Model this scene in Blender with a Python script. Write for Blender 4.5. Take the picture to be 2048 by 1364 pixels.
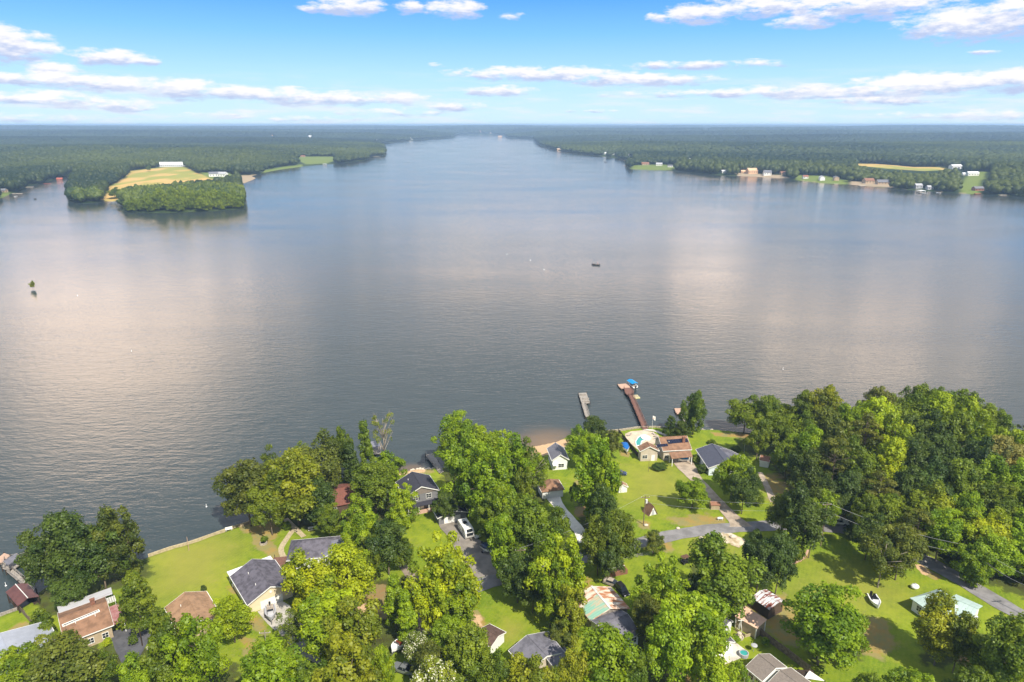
import bpy, math, random
import numpy as np
from mathutils import Vector, Matrix
R = math.radians
scene = bpy.context.scene
for o in list(bpy.data.objects): bpy.data.objects.remove(o)
COL = scene.collection
# ------------------------------------------------------------------ camera
CAMH = 110.0
TILT = R(17.6)
FOC = 2048 * 24 / 36.0
cam = bpy.data.cameras.new('camera'); cam.lens = 24; cam.sensor_width = 36
cam.clip_start = 1; cam.clip_end = 60000
camo = bpy.data.objects.new('camera', cam); COL.objects.link(camo)
camo.location = (0, 0, CAMH); camo.rotation_euler = (math.pi/2 - TILT, 0, 0)
scene.camera = camo
scene.render.engine = 'CYCLES'
scene.view_settings.view_transform = 'Standard'
scene.view_settings.look = 'None'
scene.view_settings.exposure = 0.8
scene.cycles.max_bounces = 6; scene.cycles.diffuse_bounces = 2; scene.cycles.glossy_bounces = 2
scene.cycles.transmission_bounces = 2; scene.cycles.transparent_max_bounces = 4; scene.cycles.volume_bounces = 0
def ray(px, py):
    u = (px-1024)/FOC; v = (682-py)/FOC
    return (u, math.cos(TILT)+v*math.sin(TILT), -math.sin(TILT)+v*math.cos(TILT))
def P(px, py, z=0.0):                      # point of the photo's sight line at a height
    d = ray(px, py); t = (CAMH-z)/(-d[2]); return Vector((d[0]*t, d[1]*t, z))
def pxpm(x, y, z=0):                       # photo pixels per metre at a point
    return FOC/(y*math.cos(TILT)+(CAMH-z)*math.sin(TILT))
# ------------------------------------------------------------------ sun and sky
SUN_EL, SUN_AZ = R(50), R(148)             # azimuth clockwise from +Y: right, a little behind the camera
sl = bpy.data.lights.new('sun', 'SUN'); sl.energy = 4.2; sl.angle = R(0.5); sl.color = (1, .93, .8)
so = bpy.data.objects.new('sun', sl); COL.objects.link(so)
sdir = Vector((math.sin(SUN_AZ)*math.cos(SUN_EL), math.cos(SUN_AZ)*math.cos(SUN_EL), math.sin(SUN_EL)))
so.rotation_euler = sdir.to_track_quat('Z', 'Y').to_euler()
W = bpy.data.worlds.new('World'); scene.world = W; W.use_nodes = True
nt = W.node_tree; nt.nodes.clear()
def N(t, kind, **kw):
    n = t.nodes.new(kind)
    for k, v in kw.items():
        if k == 'ins':
            for i, val in v.items(): n.inputs[i].default_value = val
        else: setattr(n, k, v)
    return n
def math_(t, op, a, b=None, c=None, clamp=False):
    n = t.nodes.new('ShaderNodeMath'); n.operation = op; n.use_clamp = clamp
    for i, x in enumerate((a, b, c)):
        if x is None: continue
        if isinstance(x, (int, float)): n.inputs[i].default_value = x
        else: t.links.new(x, n.inputs[i])
    return n.outputs[0]
def mixc(t, f, a, b, mode='MIX'):
    n = t.nodes.new('ShaderNodeMix'); n.data_type = 'RGBA'; n.blend_type = mode
    for s, x in ((n.inputs[0], f), (n.inputs[6], a), (n.inputs[7], b)):
        if isinstance(x, (int, float)): s.default_value = x
        elif isinstance(x, (tuple, list)): s.default_value = (x[0], x[1], x[2], 1)
        else: t.links.new(x, s)
    return n.outputs[2]
def mapr(t, x, a, b, c=0., d=1., smooth=True):
    n = t.nodes.new('ShaderNodeMapRange'); n.interpolation_type = 'SMOOTHSTEP' if smooth else 'LINEAR'
    t.links.new(x, n.inputs[0])
    for i, v in enumerate((a, b, c, d)): n.inputs[i+1].default_value = v
    return n.outputs[0]
def build_world():
    t = nt; L = t.links.new
    sky = N(t, 'ShaderNodeTexSky', sky_type='NISHITA', sun_disc=False, sun_elevation=SUN_EL, sun_rotation=SUN_AZ,
            altitude=200, air_density=1.0, dust_density=0.6, ozone_density=2.0)
    tc = N(t, 'ShaderNodeTexCoord')
    sep = N(t, 'ShaderNodeSeparateXYZ'); L(tc.outputs['Generated'], sep.inputs[0])
    x, y, z = sep.outputs
    az = math_(t, 'ARCTAN2', x, y); el = math_(t, 'ARCSINE', z)
    azd = math_(t, 'MULTIPLY', az, 57.29578); eld = math_(t, 'MULTIPLY', el, 57.29578)
    comb = N(t, 'ShaderNodeCombineXYZ'); L(azd, comb.inputs[0]); L(eld, comb.inputs[1])
    ae = comb.outputs[0]
    # graded sky colour: pale horizon, deeper blue up, unseen part above paled to brighten the lake
    g = N(t, 'ShaderNodeValToRGB'); L(mapr(t, eld, 0, 30, smooth=False), g.inputs[0])
    g.color_ramp.elements[0].position = 0; g.color_ramp.elements[0].color = (.71, .98, 1.12, 1)
    for p, c in ((.05, (.62, .92, 1.12)), (.12, (.48, .84, 1.2)), (.22, (.22, .62, 1.33)), (.30, (.10, .44, 1.28))):
        e = g.color_ramp.elements.new(p); e.color = (c[0], c[1], c[2], 1)
    e = g.color_ramp.elements.new(.345); e.color = (.92, .91, .98, 1); e = g.color_ramp.elements.new(.6); e.color = (.70, .76, .84, 1)
    g.color_ramp.elements[-1].position = 1; g.color_ramp.elements[-1].color = (.55, .64, .80, 1)
    bwk = math_(t, 'MULTIPLY', mapr(t, y, 0.2, -0.2), .8)
    base = mixc(t, .82, mixc(t, 1.0, sky.outputs[0], (.1, .1, .1), 'MULTIPLY'), g.outputs[0])
    # clouds low over the horizon: soft ellipses in direction space, edges broken up with noise
    mp = N(t, 'ShaderNodeMapping'); mp.inputs['Scale'].default_value = (.34, 1.05, 1); L(ae, mp.inputs[0])
    nz = N(t, 'ShaderNodeTexNoise', ins={2: 1.5, 3: 9, 4: .62}); L(mp.outputs[0], nz.inputs['Vector'])
    mp2 = N(t, 'ShaderNodeMapping'); mp2.inputs['Scale'].default_value = (.5, 1.6, 1); mp2.inputs['Location'].default_value = (9, -.22, 3); L(ae, mp2.inputs[0])
    nz2 = N(t, 'ShaderNodeTexNoise', ins={2: 1.9, 3: 7, 4: .62}); L(mp2.outputs[0], nz2.inputs['Vector'])
    EL = [(695,12,75,17,1),(620,18,30,7,.8),(815,15,32,12,.8),(908,18,55,18,1),(1025,35,30,9,.5),
      (1395,30,68,20,1),(1318,36,28,9,.8),(1600,8,180,20,1),(1740,14,125,20,1),(1605,42,58,14,.9),(1955,45,110,30,1.1),(2030,12,70,20,.9),
      (35,95,62,26,1),(0,70,35,20,1),(220,115,68,14,.95),(290,124,25,6,.7),(108,140,40,13,1.1),
      (60,158,120,11,1),(230,168,115,15,1.05),(370,178,80,19,1),(480,185,130,14,1),(640,197,150,15,1),(780,197,90,12,.9),(900,213,70,9,.8),
      (70,195,95,12,.95),(160,205,95,12,.9),(260,216,60,9,.85),(450,230,70,9,.6),(60,235,120,10,.5),(800,225,120,9,.55),(600,238,120,7,.5),
      (1090,148,185,14,1.05),(1290,160,145,12,1.05),(1000,182,72,11,1),(1400,130,165,9,.8),(1390,187,180,8,.8),(1560,178,100,10,.75),(1700,185,210,15,1),
      (1880,165,155,18,1.1),(2010,160,90,20,1.1),(1760,203,130,7,.8),(1960,230,160,9,.7),(870,131,18,5,.6),(1185,222,50,4,.6),(1970,104,25,5,.7),(1700,170,120,6,.5)]
    wmax = None; vs = None; ws = None
    for (cx, cy, rx, ry, s) in EL:
        d = ray(cx, cy); a0 = math.degrees(math.atan2(d[0], d[1])); e0 = math.degrees(math.atan2(d[2], math.hypot(d[0], d[1])))
        dpx = 23.0
        m = N(t, 'ShaderNodeVectorMath', operation='SUBTRACT'); L(ae, m.inputs[0]); m.inputs[1].default_value = (a0, e0, 0)
        m2 = N(t, 'ShaderNodeVectorMath', operation='MULTIPLY'); L(m.outputs[0], m2.inputs[0]); m2.inputs[1].default_value = (dpx/rx/1.15, dpx/ry/1.2, 0)
        dt = N(t, 'ShaderNodeVectorMath', operation='DOT_PRODUCT'); L(m2.outputs[0], dt.inputs[0]); L(m2.outputs[0], dt.inputs[1])
        w = math_(t, 'MULTIPLY_ADD', dt.outputs[1], -s, s); w = math_(t, 'MAXIMUM', w, 0.0)
        sp = N(t, 'ShaderNodeSeparateXYZ'); L(m2.outputs[0], sp.inputs[0])
        wv = math_(t, 'MULTIPLY', w, sp.outputs[1])
        wmax = w if wmax is None else math_(t, 'MAXIMUM', wmax, w)
        ws = w if ws is None else math_(t, 'ADD', ws, w)
        vs = wv if vs is None else math_(t, 'ADD', vs, wv)
    v = math_(t, 'DIVIDE', vs, math_(t, 'ADD', ws, .05))
    den = math_(t, 'MULTIPLY_ADD', nz.outputs[0], 2.8, wmax); den = math_(t, 'SUBTRACT', den, 1.47)
    al = mapr(t, den, .12, .88)
    al = math_(t, 'MULTIPLY', al, mapr(t, wmax, .0, .18))
    sh = math_(t, 'MULTIPLY_ADD', v, .75, nz2.outputs[0])
    ccol = mixc(t, mapr(t, sh, .16, .62), (.52, .61, .86), (1.02, .99, 1.0))
    out = mixc(t, math_(t, 'MULTIPLY', al, .95), base, ccol)
    # a thin veil of small streaks close to the horizon
    mp4 = N(t, 'ShaderNodeMapping'); mp4.inputs['Scale'].default_value = (.16, 1.5, 1); L(ae, mp4.inputs[0])
    nz4 = N(t, 'ShaderNodeTexNoise', ins={2: 1.0, 3: 5, 4: .6}); L(mp4.outputs[0], nz4.inputs['Vector'])
    veil = math_(t, 'MULTIPLY', mapr(t, nz4.outputs[0], .44, .68), math_(t, 'MULTIPLY', mapr(t, eld, 4.6, 1.0), .7))
    out = mixc(t, veil, out, (.86, .9, .98))
    # higher cloud field above the frame (added out of view, overbright for the lake to mirror)
    HI = [(1230,505,130,45,.85),(1420,525,75,60,1.0),(850,505,200,40,.7),(1040,525,150,45,.7),(120,600,260,80,.7),(290,760,170,130,1.0),(150,800,150,100,.7),(560,640,120,60,.55),(430,560,120,60,.35),(820,330,260,55,.8),(600,360,150,40,.5),(1050,460,190,60,.75),(1230,430,110,50,.75),(1400,470,70,75,1.05),
      (1180,330,260,40,.7),(700,440,200,40,.3),(1480,600,160,50,.35),(1650,680,250,70,.6),(1500,800,260,90,.4),(1800,760,220,60,.55),(1950,620,160,60,.35),(30,520,110,50,.5),(1880,470,120,50,.4),(1560,420,100,30,.5)]
    hm = None
    mp3 = N(t, 'ShaderNodeMapping'); mp3.inputs['Scale'].default_value = (.30, .22, 1); mp3.inputs['Location'].default_value = (3, 5, 0); L(ae, mp3.inputs[0])
    nz3 = N(t, 'ShaderNodeTexNoise', ins={2: 1.5, 3: 5, 4: .58}); L(mp3.outputs[0], nz3.inputs['Vector'])
    for (cx, cy, rx, ry, s) in HI:
        d = ray(cx, cy); a0 = math.degrees(math.atan2(d[0], d[1])); e0 = math.degrees(math.atan2(-d[2], math.hypot(d[0], d[1])))
        m = N(t, 'ShaderNodeVectorMath', operation='SUBTRACT'); L(ae, m.inputs[0]); m.inputs[1].default_value = (a0, e0, 0)
        m2 = N(t, 'ShaderNodeVectorMath', operation='MULTIPLY'); L(m.outputs[0], m2.inputs[0]); m2.inputs[1].default_value = (23./rx, 23./ry, 0)
        dt = N(t, 'ShaderNodeVectorMath', operation='DOT_PRODUCT'); L(m2.outputs[0], dt.inputs[0]); L(m2.outputs[0], dt.inputs[1])
        w = math_(t, 'MULTIPLY', math_(t, 'EXPONENT', math_(t, 'MULTIPLY', dt.outputs[1], -1.2)), s)
        hm = w if hm is None else math_(t, 'ADD', hm, w)
    hd = math_(t, 'MULTIPLY_ADD', math_(t, 'SUBTRACT', nz3.outputs[0], .5), 2.0, hm)
    hal = math_(t, 'MULTIPLY', mapr(t, hd, .15, 1.15), mapr(t, eld, 9.2, 10.0))
    hal = math_(t, 'MULTIPLY', hal, mapr(t, eld, 2.0, 5.0))
    out = mixc(t, math_(t, 'MULTIPLY', hal, .97), out, (3.9, 3.35, 2.85))
    bg = N(t, 'ShaderNodeBackground', ins={1: SKYSTR}); L(out, bg.inputs[0])
    wo = N(t, 'ShaderNodeOutputWorld'); L(bg.outputs[0], wo.inputs[0])
SKYSTR = 0.60
build_world()
W.cycles.sampling_method = 'MANUAL'; W.cycles.sample_map_resolution = 512

# ------------------------------------------------------------------ helpers
rnd = random.Random(7)
nrng = np.random.default_rng(11)
MATS = {}
def mat(name, col, rough=.7, var=.18, scale=1.5, metal=0., spec=.3, col2=None, ribs=None, coat=0., bump=0., stretch=None, stops=None):
    """procedural material: base colour broken up with noise; ribs=(axis, per metre) adds seams or boards"""
    if name in MATS: return MATS[name]
    m = bpy.data.materials.new(name); m.use_nodes = True; t = m.node_tree; L = t.links.new
    b = t.nodes['Principled BSDF']
    b.inputs['Roughness'].default_value = rough; b.inputs['Metallic'].default_value = metal
    b.inputs['Specular IOR Level'].default_value = spec; b.inputs['Coat Weight'].default_value = coat
    tc = N(t, 'ShaderNodeTexCoord')
    mp = N(t, 'ShaderNodeMapping'); L(tc.outputs['Object'], mp.inputs[0])
    if stretch: mp.inputs['Scale'].default_value = stretch
    nz = N(t, 'ShaderNodeTexNoise', ins={2: scale, 3: 6, 4: .6}); L(mp.outputs[0], nz.inputs['Vector'])
    c2 = col2 if col2 else tuple(c*(1-2.2*var) for c in col)
    a = stops or (.38, .66)
    c = mixc(t, mapr(t, nz.outputs[0], a[0], a[1]), col, c2)
    if ribs:
        sp = N(t, 'ShaderNodeSeparateXYZ'); L(tc.outputs['Object'], sp.inputs[0])
        w = math_(t, 'FRACT', math_(t, 'MULTIPLY', sp.outputs[ribs[0]], ribs[1]))
        line = mapr(t, w, .0, .22)
        k = ribs[2] if len(ribs) > 2 else .72
        c = mixc(t, line, mixc(t, 1., c, (k, k, k), 'MULTIPLY'), c)
    L(c, b.inputs['Base Color'])
    if bump:
        bp = N(t, 'ShaderNodeBump', ins={0: bump, 1: .1}); L(nz.outputs[0], bp.inputs['Height']); L(bp.outputs[0], b.inputs['Normal'])
    MATS[name] = m; return m

class MB:
    def __init__(s): s.v = []; s.f = []; s.smooth = False
    def add(s, vs, fs):
        o = len(s.v); s.v += [tuple(v) for v in vs]; s.f += [tuple(o+i for i in f) for f in fs]
    def box(s, x0, x1, y0, y1, z0, z1):
        s.add([(x0,y0,z0),(x1,y0,z0),(x1,y1,z0),(x0,y1,z0),(x0,y0,z1),(x1,y0,z1),(x1,y1,z1),(x0,y1,z1)],
              [(0,3,2,1),(4,5,6,7),(0,1,5,4),(1,2,6,5),(2,3,7,6),(3,0,4,7)])
    def slab(s, quad, th):          # a sheet of thickness th below the given 3-D outline
        n = len(quad); q = [Vector(p) for p in quad]
        s.add(q + [p - Vector((0,0,th)) for p in q], [tuple(range(n)), tuple(range(2*n-1, n-1, -1))] + [(i, i+n, (i+1)%n+n, (i+1)%n) for i in range(n)])
    def prism(s, pts, z0, z1):
        n = len(pts)
        s.add([(p[0],p[1],z0) for p in pts] + [(p[0],p[1],z1) for p in pts],
              [tuple(range(n-1,-1,-1)), tuple(range(n, 2*n))] + [(i,(i+1)%n,(i+1)%n+n,i+n) for i in range(n)])
    def tube(s, a, b, r, r2=None, n=7):
        a = Vector(a); b = Vector(b); r2 = r if r2 is None else r2
        d = (b-a); 
        if d.length < 1e-6: return
        d.normalize(); u = d.orthogonal().normalized(); w = d.cross(u)
        vs = [a+(u*math.cos(t)+w*math.sin(t))*r for t in [2*math.pi*i/n for i in range(n)]]
        vs += [b+(u*math.cos(t)+w*math.sin(t))*r2 for t in [2*math.pi*i/n for i in range(n)]]
        s.add(vs, [(i,(i+1)%n,(i+1)%n+n,i+n) for i in range(n)] + [tuple(range(n-1,-1,-1)), tuple(range(n,2*n))])
    def ball(s, c, rx, ry, rz, nu=10, nv=6):
        vs = [(c[0],c[1],c[2]+rz)]
        for j in range(1, nv):
            p = math.pi*j/nv
            for i in range(nu):
                t = 2*math.pi*i/nu
                vs.append((c[0]+rx*math.sin(p)*math.cos(t), c[1]+ry*math.sin(p)*math.sin(t), c[2]+rz*math.cos(p)))
        vs.append((c[0],c[1],c[2]-rz)); fs = []
        for i in range(nu): fs.append((0, 1+i, 1+(i+1)%nu))
        for j in range(nv-2):
            for i in range(nu):
                a = 1+j*nu; b = a+nu; fs.append((a+i, b+i, b+(i+1)%nu, a+(i+1)%nu))
        l = len(vs)-1; a = 1+(nv-2)*nu
        for i in range(nu): fs.append((l, a+(i+1)%nu, a+i))
        s.add(vs, fs)
    def loft(s, rings, cap=True):
        n = len(rings[0]); vs = [p for r in rings for p in r]; fs = []
        for k in range(len(rings)-1):
            for i in range(n):
                a = k*n; b = a+n; fs.append((a+i, a+(i+1)%n, b+(i+1)%n, b+i))
        if cap: fs += [tuple(range(n-1,-1,-1)), tuple(range(len(vs)-n, len(vs)))]
        s.add(vs, fs)
    def build(s, name, m, parent=None, loc=None):
        me = bpy.data.meshes.new(name); me.from_pydata([tuple(v) for v in s.v], [], s.f); me.update()
        if s.smooth:
            for p in me.polygons: p.use_smooth = True
        o = bpy.data.objects.new(name, me); COL.objects.link(o)
        if m: me.materials.append(m)
        if parent: o.parent = parent
        if loc: o.location = loc
        return o
def np_mesh(name, verts, quads, m, attrs=None, smooth=False, nper=4):
    me = bpy.data.meshes.new(name); nv = len(verts); nf = len(quads)
    me.vertices.add(nv); me.vertices.foreach_set('co', verts.astype(np.float32).ravel())
    me.loops.add(nf*nper); me.loops.foreach_set('vertex_index', quads.astype(np.int32).ravel())
    me.polygons.add(nf); me.polygons.foreach_set('loop_start', np.arange(0, nf*nper, nper, dtype=np.int32))
    if smooth: me.polygons.foreach_set('use_smooth', np.ones(nf, dtype=bool))
    me.update(calc_edges=True)
    for k, (dom, arr) in (attrs or {}).items():
        a = me.attributes.new(k, 'FLOAT_COLOR' if arr.ndim == 2 else 'FLOAT', dom)
        a.data.foreach_set('color' if arr.ndim == 2 else 'value', arr.astype(np.float32).ravel())
    if m: me.materials.append(m)
    return me
def link(name, me, parent=None):
    o = bpy.data.objects.new(name, me); COL.objects.link(o)
    if parent: o.parent = parent
    return o
def tag(o, label=None, cat=None, group=None, kind=None):
    if label: o['label'] = label
    if cat: o['category'] = cat
    if group: o['group'] = group
    if kind: o['kind'] = kind
    return o
def empty(name, loc, rz=0, label=None, cat=None, group=None):
    o = bpy.data.objects.new(name, None); COL.objects.link(o); o.location = loc; o.rotation_euler = (0, 0, rz)
    o.empty_display_size = .5
    return tag(o, label, cat, group)
def copy_tree(o, parent=None):
    c = o.copy(); COL.objects.link(c)
    if parent:
        c.parent = parent; c.matrix_parent_inverse = Matrix()
    for ch in [x for x in KIDS.get(o.name, [])]: copy_tree(ch, c)
    return c
KIDS = {}
def note_kids():
    KIDS.clear()
    for x in bpy.data.objects:
        if x.parent: KIDS.setdefault(x.parent.name, []).append(x)
# ------------------------------------------------------------------ shorelines and heights
def seg_dist(x, y, pts, closed=False):
    best = np.full(np.shape(x), 1e18)
    n = len(pts); m = n if closed else n-1
    for i in range(m):
        ax, ay = pts[i]; bx, by = pts[(i+1)%n]; dx, dy = bx-ax, by-ay; l2 = dx*dx+dy*dy+1e-9
        t = np.clip(((x-ax)*dx+(y-ay)*dy)/l2, 0, 1)
        best = np.minimum(best, (x-ax-t*dx)**2+(y-ay-t*dy)**2)
    return np.sqrt(best)
def inside(x, y, pts):
    r = np.zeros(np.shape(x), bool); n = len(pts)
    for i in range(n):
        ax, ay = pts[i]; bx, by = pts[(i+1)%n]
        if ay == by: continue
        c = ((ay > y) != (by > y)) & (x < (bx-ax)*(y-ay)/(by-ay)+ax)
        r ^= c
    return r
def xy(px, py, z=0.): p = P(px, py, z); return (p.x, p.y)
SH = [(-170,1310),(-60,1258),(0,1235),(38,1222),(62,1205),(85,1180),(120,1160),(180,1150),(240,1135),(296,1117),(340,1101),(380,1090),(420,1076),(462,1061),(500,1049),(532,1043),(548,1032),(560,1015),(590,1000),(630,978),(660,963),(700,955),(745,952),(790,947),(832,941),(880,938),(930,930),(990,912),(1040,897),(1080,890),(1110,884),(1140,872),(1175,866),(1215,866),(1242,863),(1275,858),(1310,857),(1350,861),(1400,861),(1440,862),(1475,866),(1520,868),(1580,866),(1700,868),(1850,876),(1960,892),(2010,905),(2060,912),(2200,920),(2400,930)]
SHORE = [xy(*p) for p in SH]
NEARPOLY = SHORE + [(700, 250), (700, -80), (-400, -80), (-400, 60)]
BEACH = xy(1095, 888); BEACH2 = xy(820, 943)
def h_near(x, y):
    x = np.asarray(x, float); y = np.asarray(y, float)
    d = seg_dist(x, y, SHORE); d = np.where(inside(x, y, NEARPOLY), d, -d)
    b = np.exp(-((x-BEACH[0])**2+(y-BEACH[1])**2)/16**2)
    wdt = 1.0 + 12*b
    s = np.clip(d/wdt, 0, 1); s = s*s*(3-2*s)
    u = np.clip(d/90, 0, 1); u = u*u*(3-2*u)
    land = .02 + .85*s + 3.2*u + .25*np.sin(x*.045+1)*np.sin(y*.06)*np.clip(d/25, 0, 1)
    return np.where(d >= 0, land, np.maximum(-3, d*.35 - .02))
def hn(x, y): return float(h_near(np.array([x]), np.array([y]))[0])
def G(px, py, dz=0.):
    z = 2.0
    for _ in range(7):
        p = P(px, py, z); z = max(0., hn(p.x, p.y))
    return Vector((p.x, p.y, z+dz))
LK = [(-400,470),(-60,404),(0,398),(20,388),(45,380),(60,372),(85,366),(105,360),(130,354),(146,345),(153,348),(146,362),(138,375),(136,390),(140,402),(165,407),(190,405),(210,402),(222,403),(240,402),(245,412),(248,423),(300,426),(330,426),(380,424),(430,422),(470,419),(488,416),(491,405),(486,392),(478,378),(484,368),(505,360),(512,356),(502,352),(520,348),(530,345),(560,339),(605,333),(640,330),(690,326),(733,320),(738,314),(770,311),(769,303),(765,295),(758,290),(762,288.5),(800,283),(850,279),(880,277),(905,275),(912,271),(916,269.5),(960,269.5),(1010,270.5),(1018,276),(1068,278),(1075,286),(1082,292),(1100,296),(1108,299),(1118,302),(1160,307),(1200,312),(1240,318),(1255,323),(1254,334),(1260,338),(1300,340),(1365,342),(1390,345),(1430,350),(1480,352),(1530,354),(1580,359),(1640,366),(1700,369),(1770,376),(1850,382),(1925,387),(1960,388),(2010,391),(2060,395),(2400,415)]
LAKE = [xy(*p) for p in LK]
LAKEPOLY = LAKE + [(900, 200), (-900, 200)]
def h_far(x, y):
    x = np.asarray(x, float); y = np.asarray(y, float)
    d = seg_dist(x, y, LAKE); d = np.where(inside(x, y, LAKEPOLY), -d, d)
    r = np.hypot(x, y)
    k = np.clip((r-1500)/9000, 0, 1)
    hill = (np.sin(x*.0011+y*.0007+1.3)+np.sin(x*-.0006+y*.0015+4)+np.sin(x*.0023+2)*.6+np.sin(y*.0031+x*.0009)*.6)/3.2
    ridge = np.sin(y*.0042+np.sin(x*.0011)*1.6+x*.0004)
    hh = np.clip(d/400, 0, 1)*(6 + 10*k*6*(.5+.42*hill) + 17*k**.5*ridge) 
    land = np.minimum(d*.12, 2.5) + np.maximum(hh, 0)
    land = np.minimum(land, 72)
    return np.where(d >= 0, .05+land, np.maximum(-6, d*.1-.05)), d
def GF(px, py, dz=0.):
    z = 3.
    for _ in range(6):
        p = P(px, py, z); h, _d = h_far(np.array([p.x]), np.array([p.y])); z = max(0., float(h[0]))
    return Vector((p.x, p.y, z+dz))
def polyn(pts, f=G): return [(q.x, q.y) for q in (f(*p) for p in pts)]
# ------------------------------------------------------------------ the near ground (one sheet)
def soft_poly(x, y, pts, soft):
    d = seg_dist(x, y, pts, True); d = np.where(inside(x, y, pts), d, -d)
    return np.clip(d/soft+.5, 0, 1)
DIRT = [([(6,1268),(30,1250),(48,1240),(64,1252),(62,1274),(40,1268)],2),([(500,1060),(520,1062),(545,1085),(566,1112),(588,1145),(600,1165),(560,1130),(532,1108),(508,1088)],3),
 ([(470,1052),(505,1043),(548,1036),(560,1062),(548,1084),(520,1070),(490,1066)],3),([(482,1228),(520,1230),(535,1258),(528,1268),(500,1250)],4),([(448,1172),(480,1168),(486,1190),(462,1188)],3),
 ([(472,1270),(503,1276),(530,1312),(512,1345),(486,1330),(490,1300)],3),([(725,1170),(770,1168),(795,1235),(745,1240),(705,1205)],3),([(930,1216),(957,1222),(982,1252),(950,1262),(925,1248)],3),
 ([(1148,1152),(1182,1152),(1190,1176),(1160,1185)],4),([(1277,1040),(1302,1043),(1300,1058),(1280,1056)],3),([(1330,1038),(1400,1028),(1450,1034),(1452,1048),(1380,1056)],7),
 ([(1510,945),(1560,950),(1590,1005),(1545,1012)],9),([(1828,1130),(1843,1130),(1888,1156),(1870,1162)],1),([(1718,1240),(1770,1236),(1792,1290),(1760,1318),(1722,1305),(1708,1272)],4),
 ([(1905,1305),(1945,1310),(1940,1335),(1912,1330)],3),([(1480,1195),(1570,1190),(1640,1290),(1560,1285)],6),([(1320,1084),(1338,1078),(1350,1100),(1332,1104)],3),
 ([(1585,1122),(1618,1100),(1622,1112),(1590,1132)],2),([(930,1125),(955,1130),(957,1152),(940,1155)],2),([(560,1240),(600,1250),(640,1310),(600,1320)],4),
 ([(1238,900),(1262,905),(1258,915),(1240,912)],3),([(1150,960),(1200,962),(1200,985),(1160,985)],4),([(1340,1335),(1480,1330),(1560,1400),(1340,1400)],8),([(780,935),(850,932),(870,945),(800,950)],3),([(1150,1015),(1180,1010),(1185,1030),(1150,1035)],4),([(1420,864),(1500,868),(1500,876),(1430,873)],2),
 ([(520,1190),(560,1230),(575,1250),(545,1235)],3)]
SAND = [([(1050,898),(1068,884),(1110,878),(1140,880),(1120,905),(1070,915)],4),([(776,944),(800,938),(852,934),(848,944),(800,952)],2),([(700,1195),(745,1200),(760,1225),(720,1230)],3),([(935,1228),(960,1232),(972,1252),(948,1256)],3),
 ([(1826,1128),(1846,1130),(1862,1146),(1848,1150)],1)]
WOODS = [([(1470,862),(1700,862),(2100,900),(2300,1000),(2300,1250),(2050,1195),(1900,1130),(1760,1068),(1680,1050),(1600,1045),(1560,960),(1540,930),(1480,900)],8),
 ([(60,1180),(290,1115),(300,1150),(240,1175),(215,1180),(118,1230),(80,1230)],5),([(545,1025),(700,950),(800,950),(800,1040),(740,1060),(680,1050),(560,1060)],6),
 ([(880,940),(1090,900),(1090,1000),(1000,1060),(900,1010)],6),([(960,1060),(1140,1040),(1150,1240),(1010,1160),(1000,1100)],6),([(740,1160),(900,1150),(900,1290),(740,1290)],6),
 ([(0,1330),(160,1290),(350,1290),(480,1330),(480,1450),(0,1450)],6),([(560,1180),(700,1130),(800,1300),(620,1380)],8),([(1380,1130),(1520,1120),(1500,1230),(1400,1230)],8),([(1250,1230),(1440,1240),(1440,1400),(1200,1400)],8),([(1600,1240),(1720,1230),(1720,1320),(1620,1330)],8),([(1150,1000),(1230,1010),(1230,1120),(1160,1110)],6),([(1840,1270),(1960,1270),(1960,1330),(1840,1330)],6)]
DRY = [([(310,1100),(440,1070),(480,1090),(420,1180),(300,1200)],12),([(1260,940),(1330,925),(1380,975),(1330,1010),(1260,1000)],18),([(1380,1075),(1480,1080),(1470,1120),(1380,1110)],9),([(1010,1240),(1045,1250),(1035,1285),(1000,1280)],4),([(1590,1180),(1700,1130),(1810,1190),(1700,1230)],16)]
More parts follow.
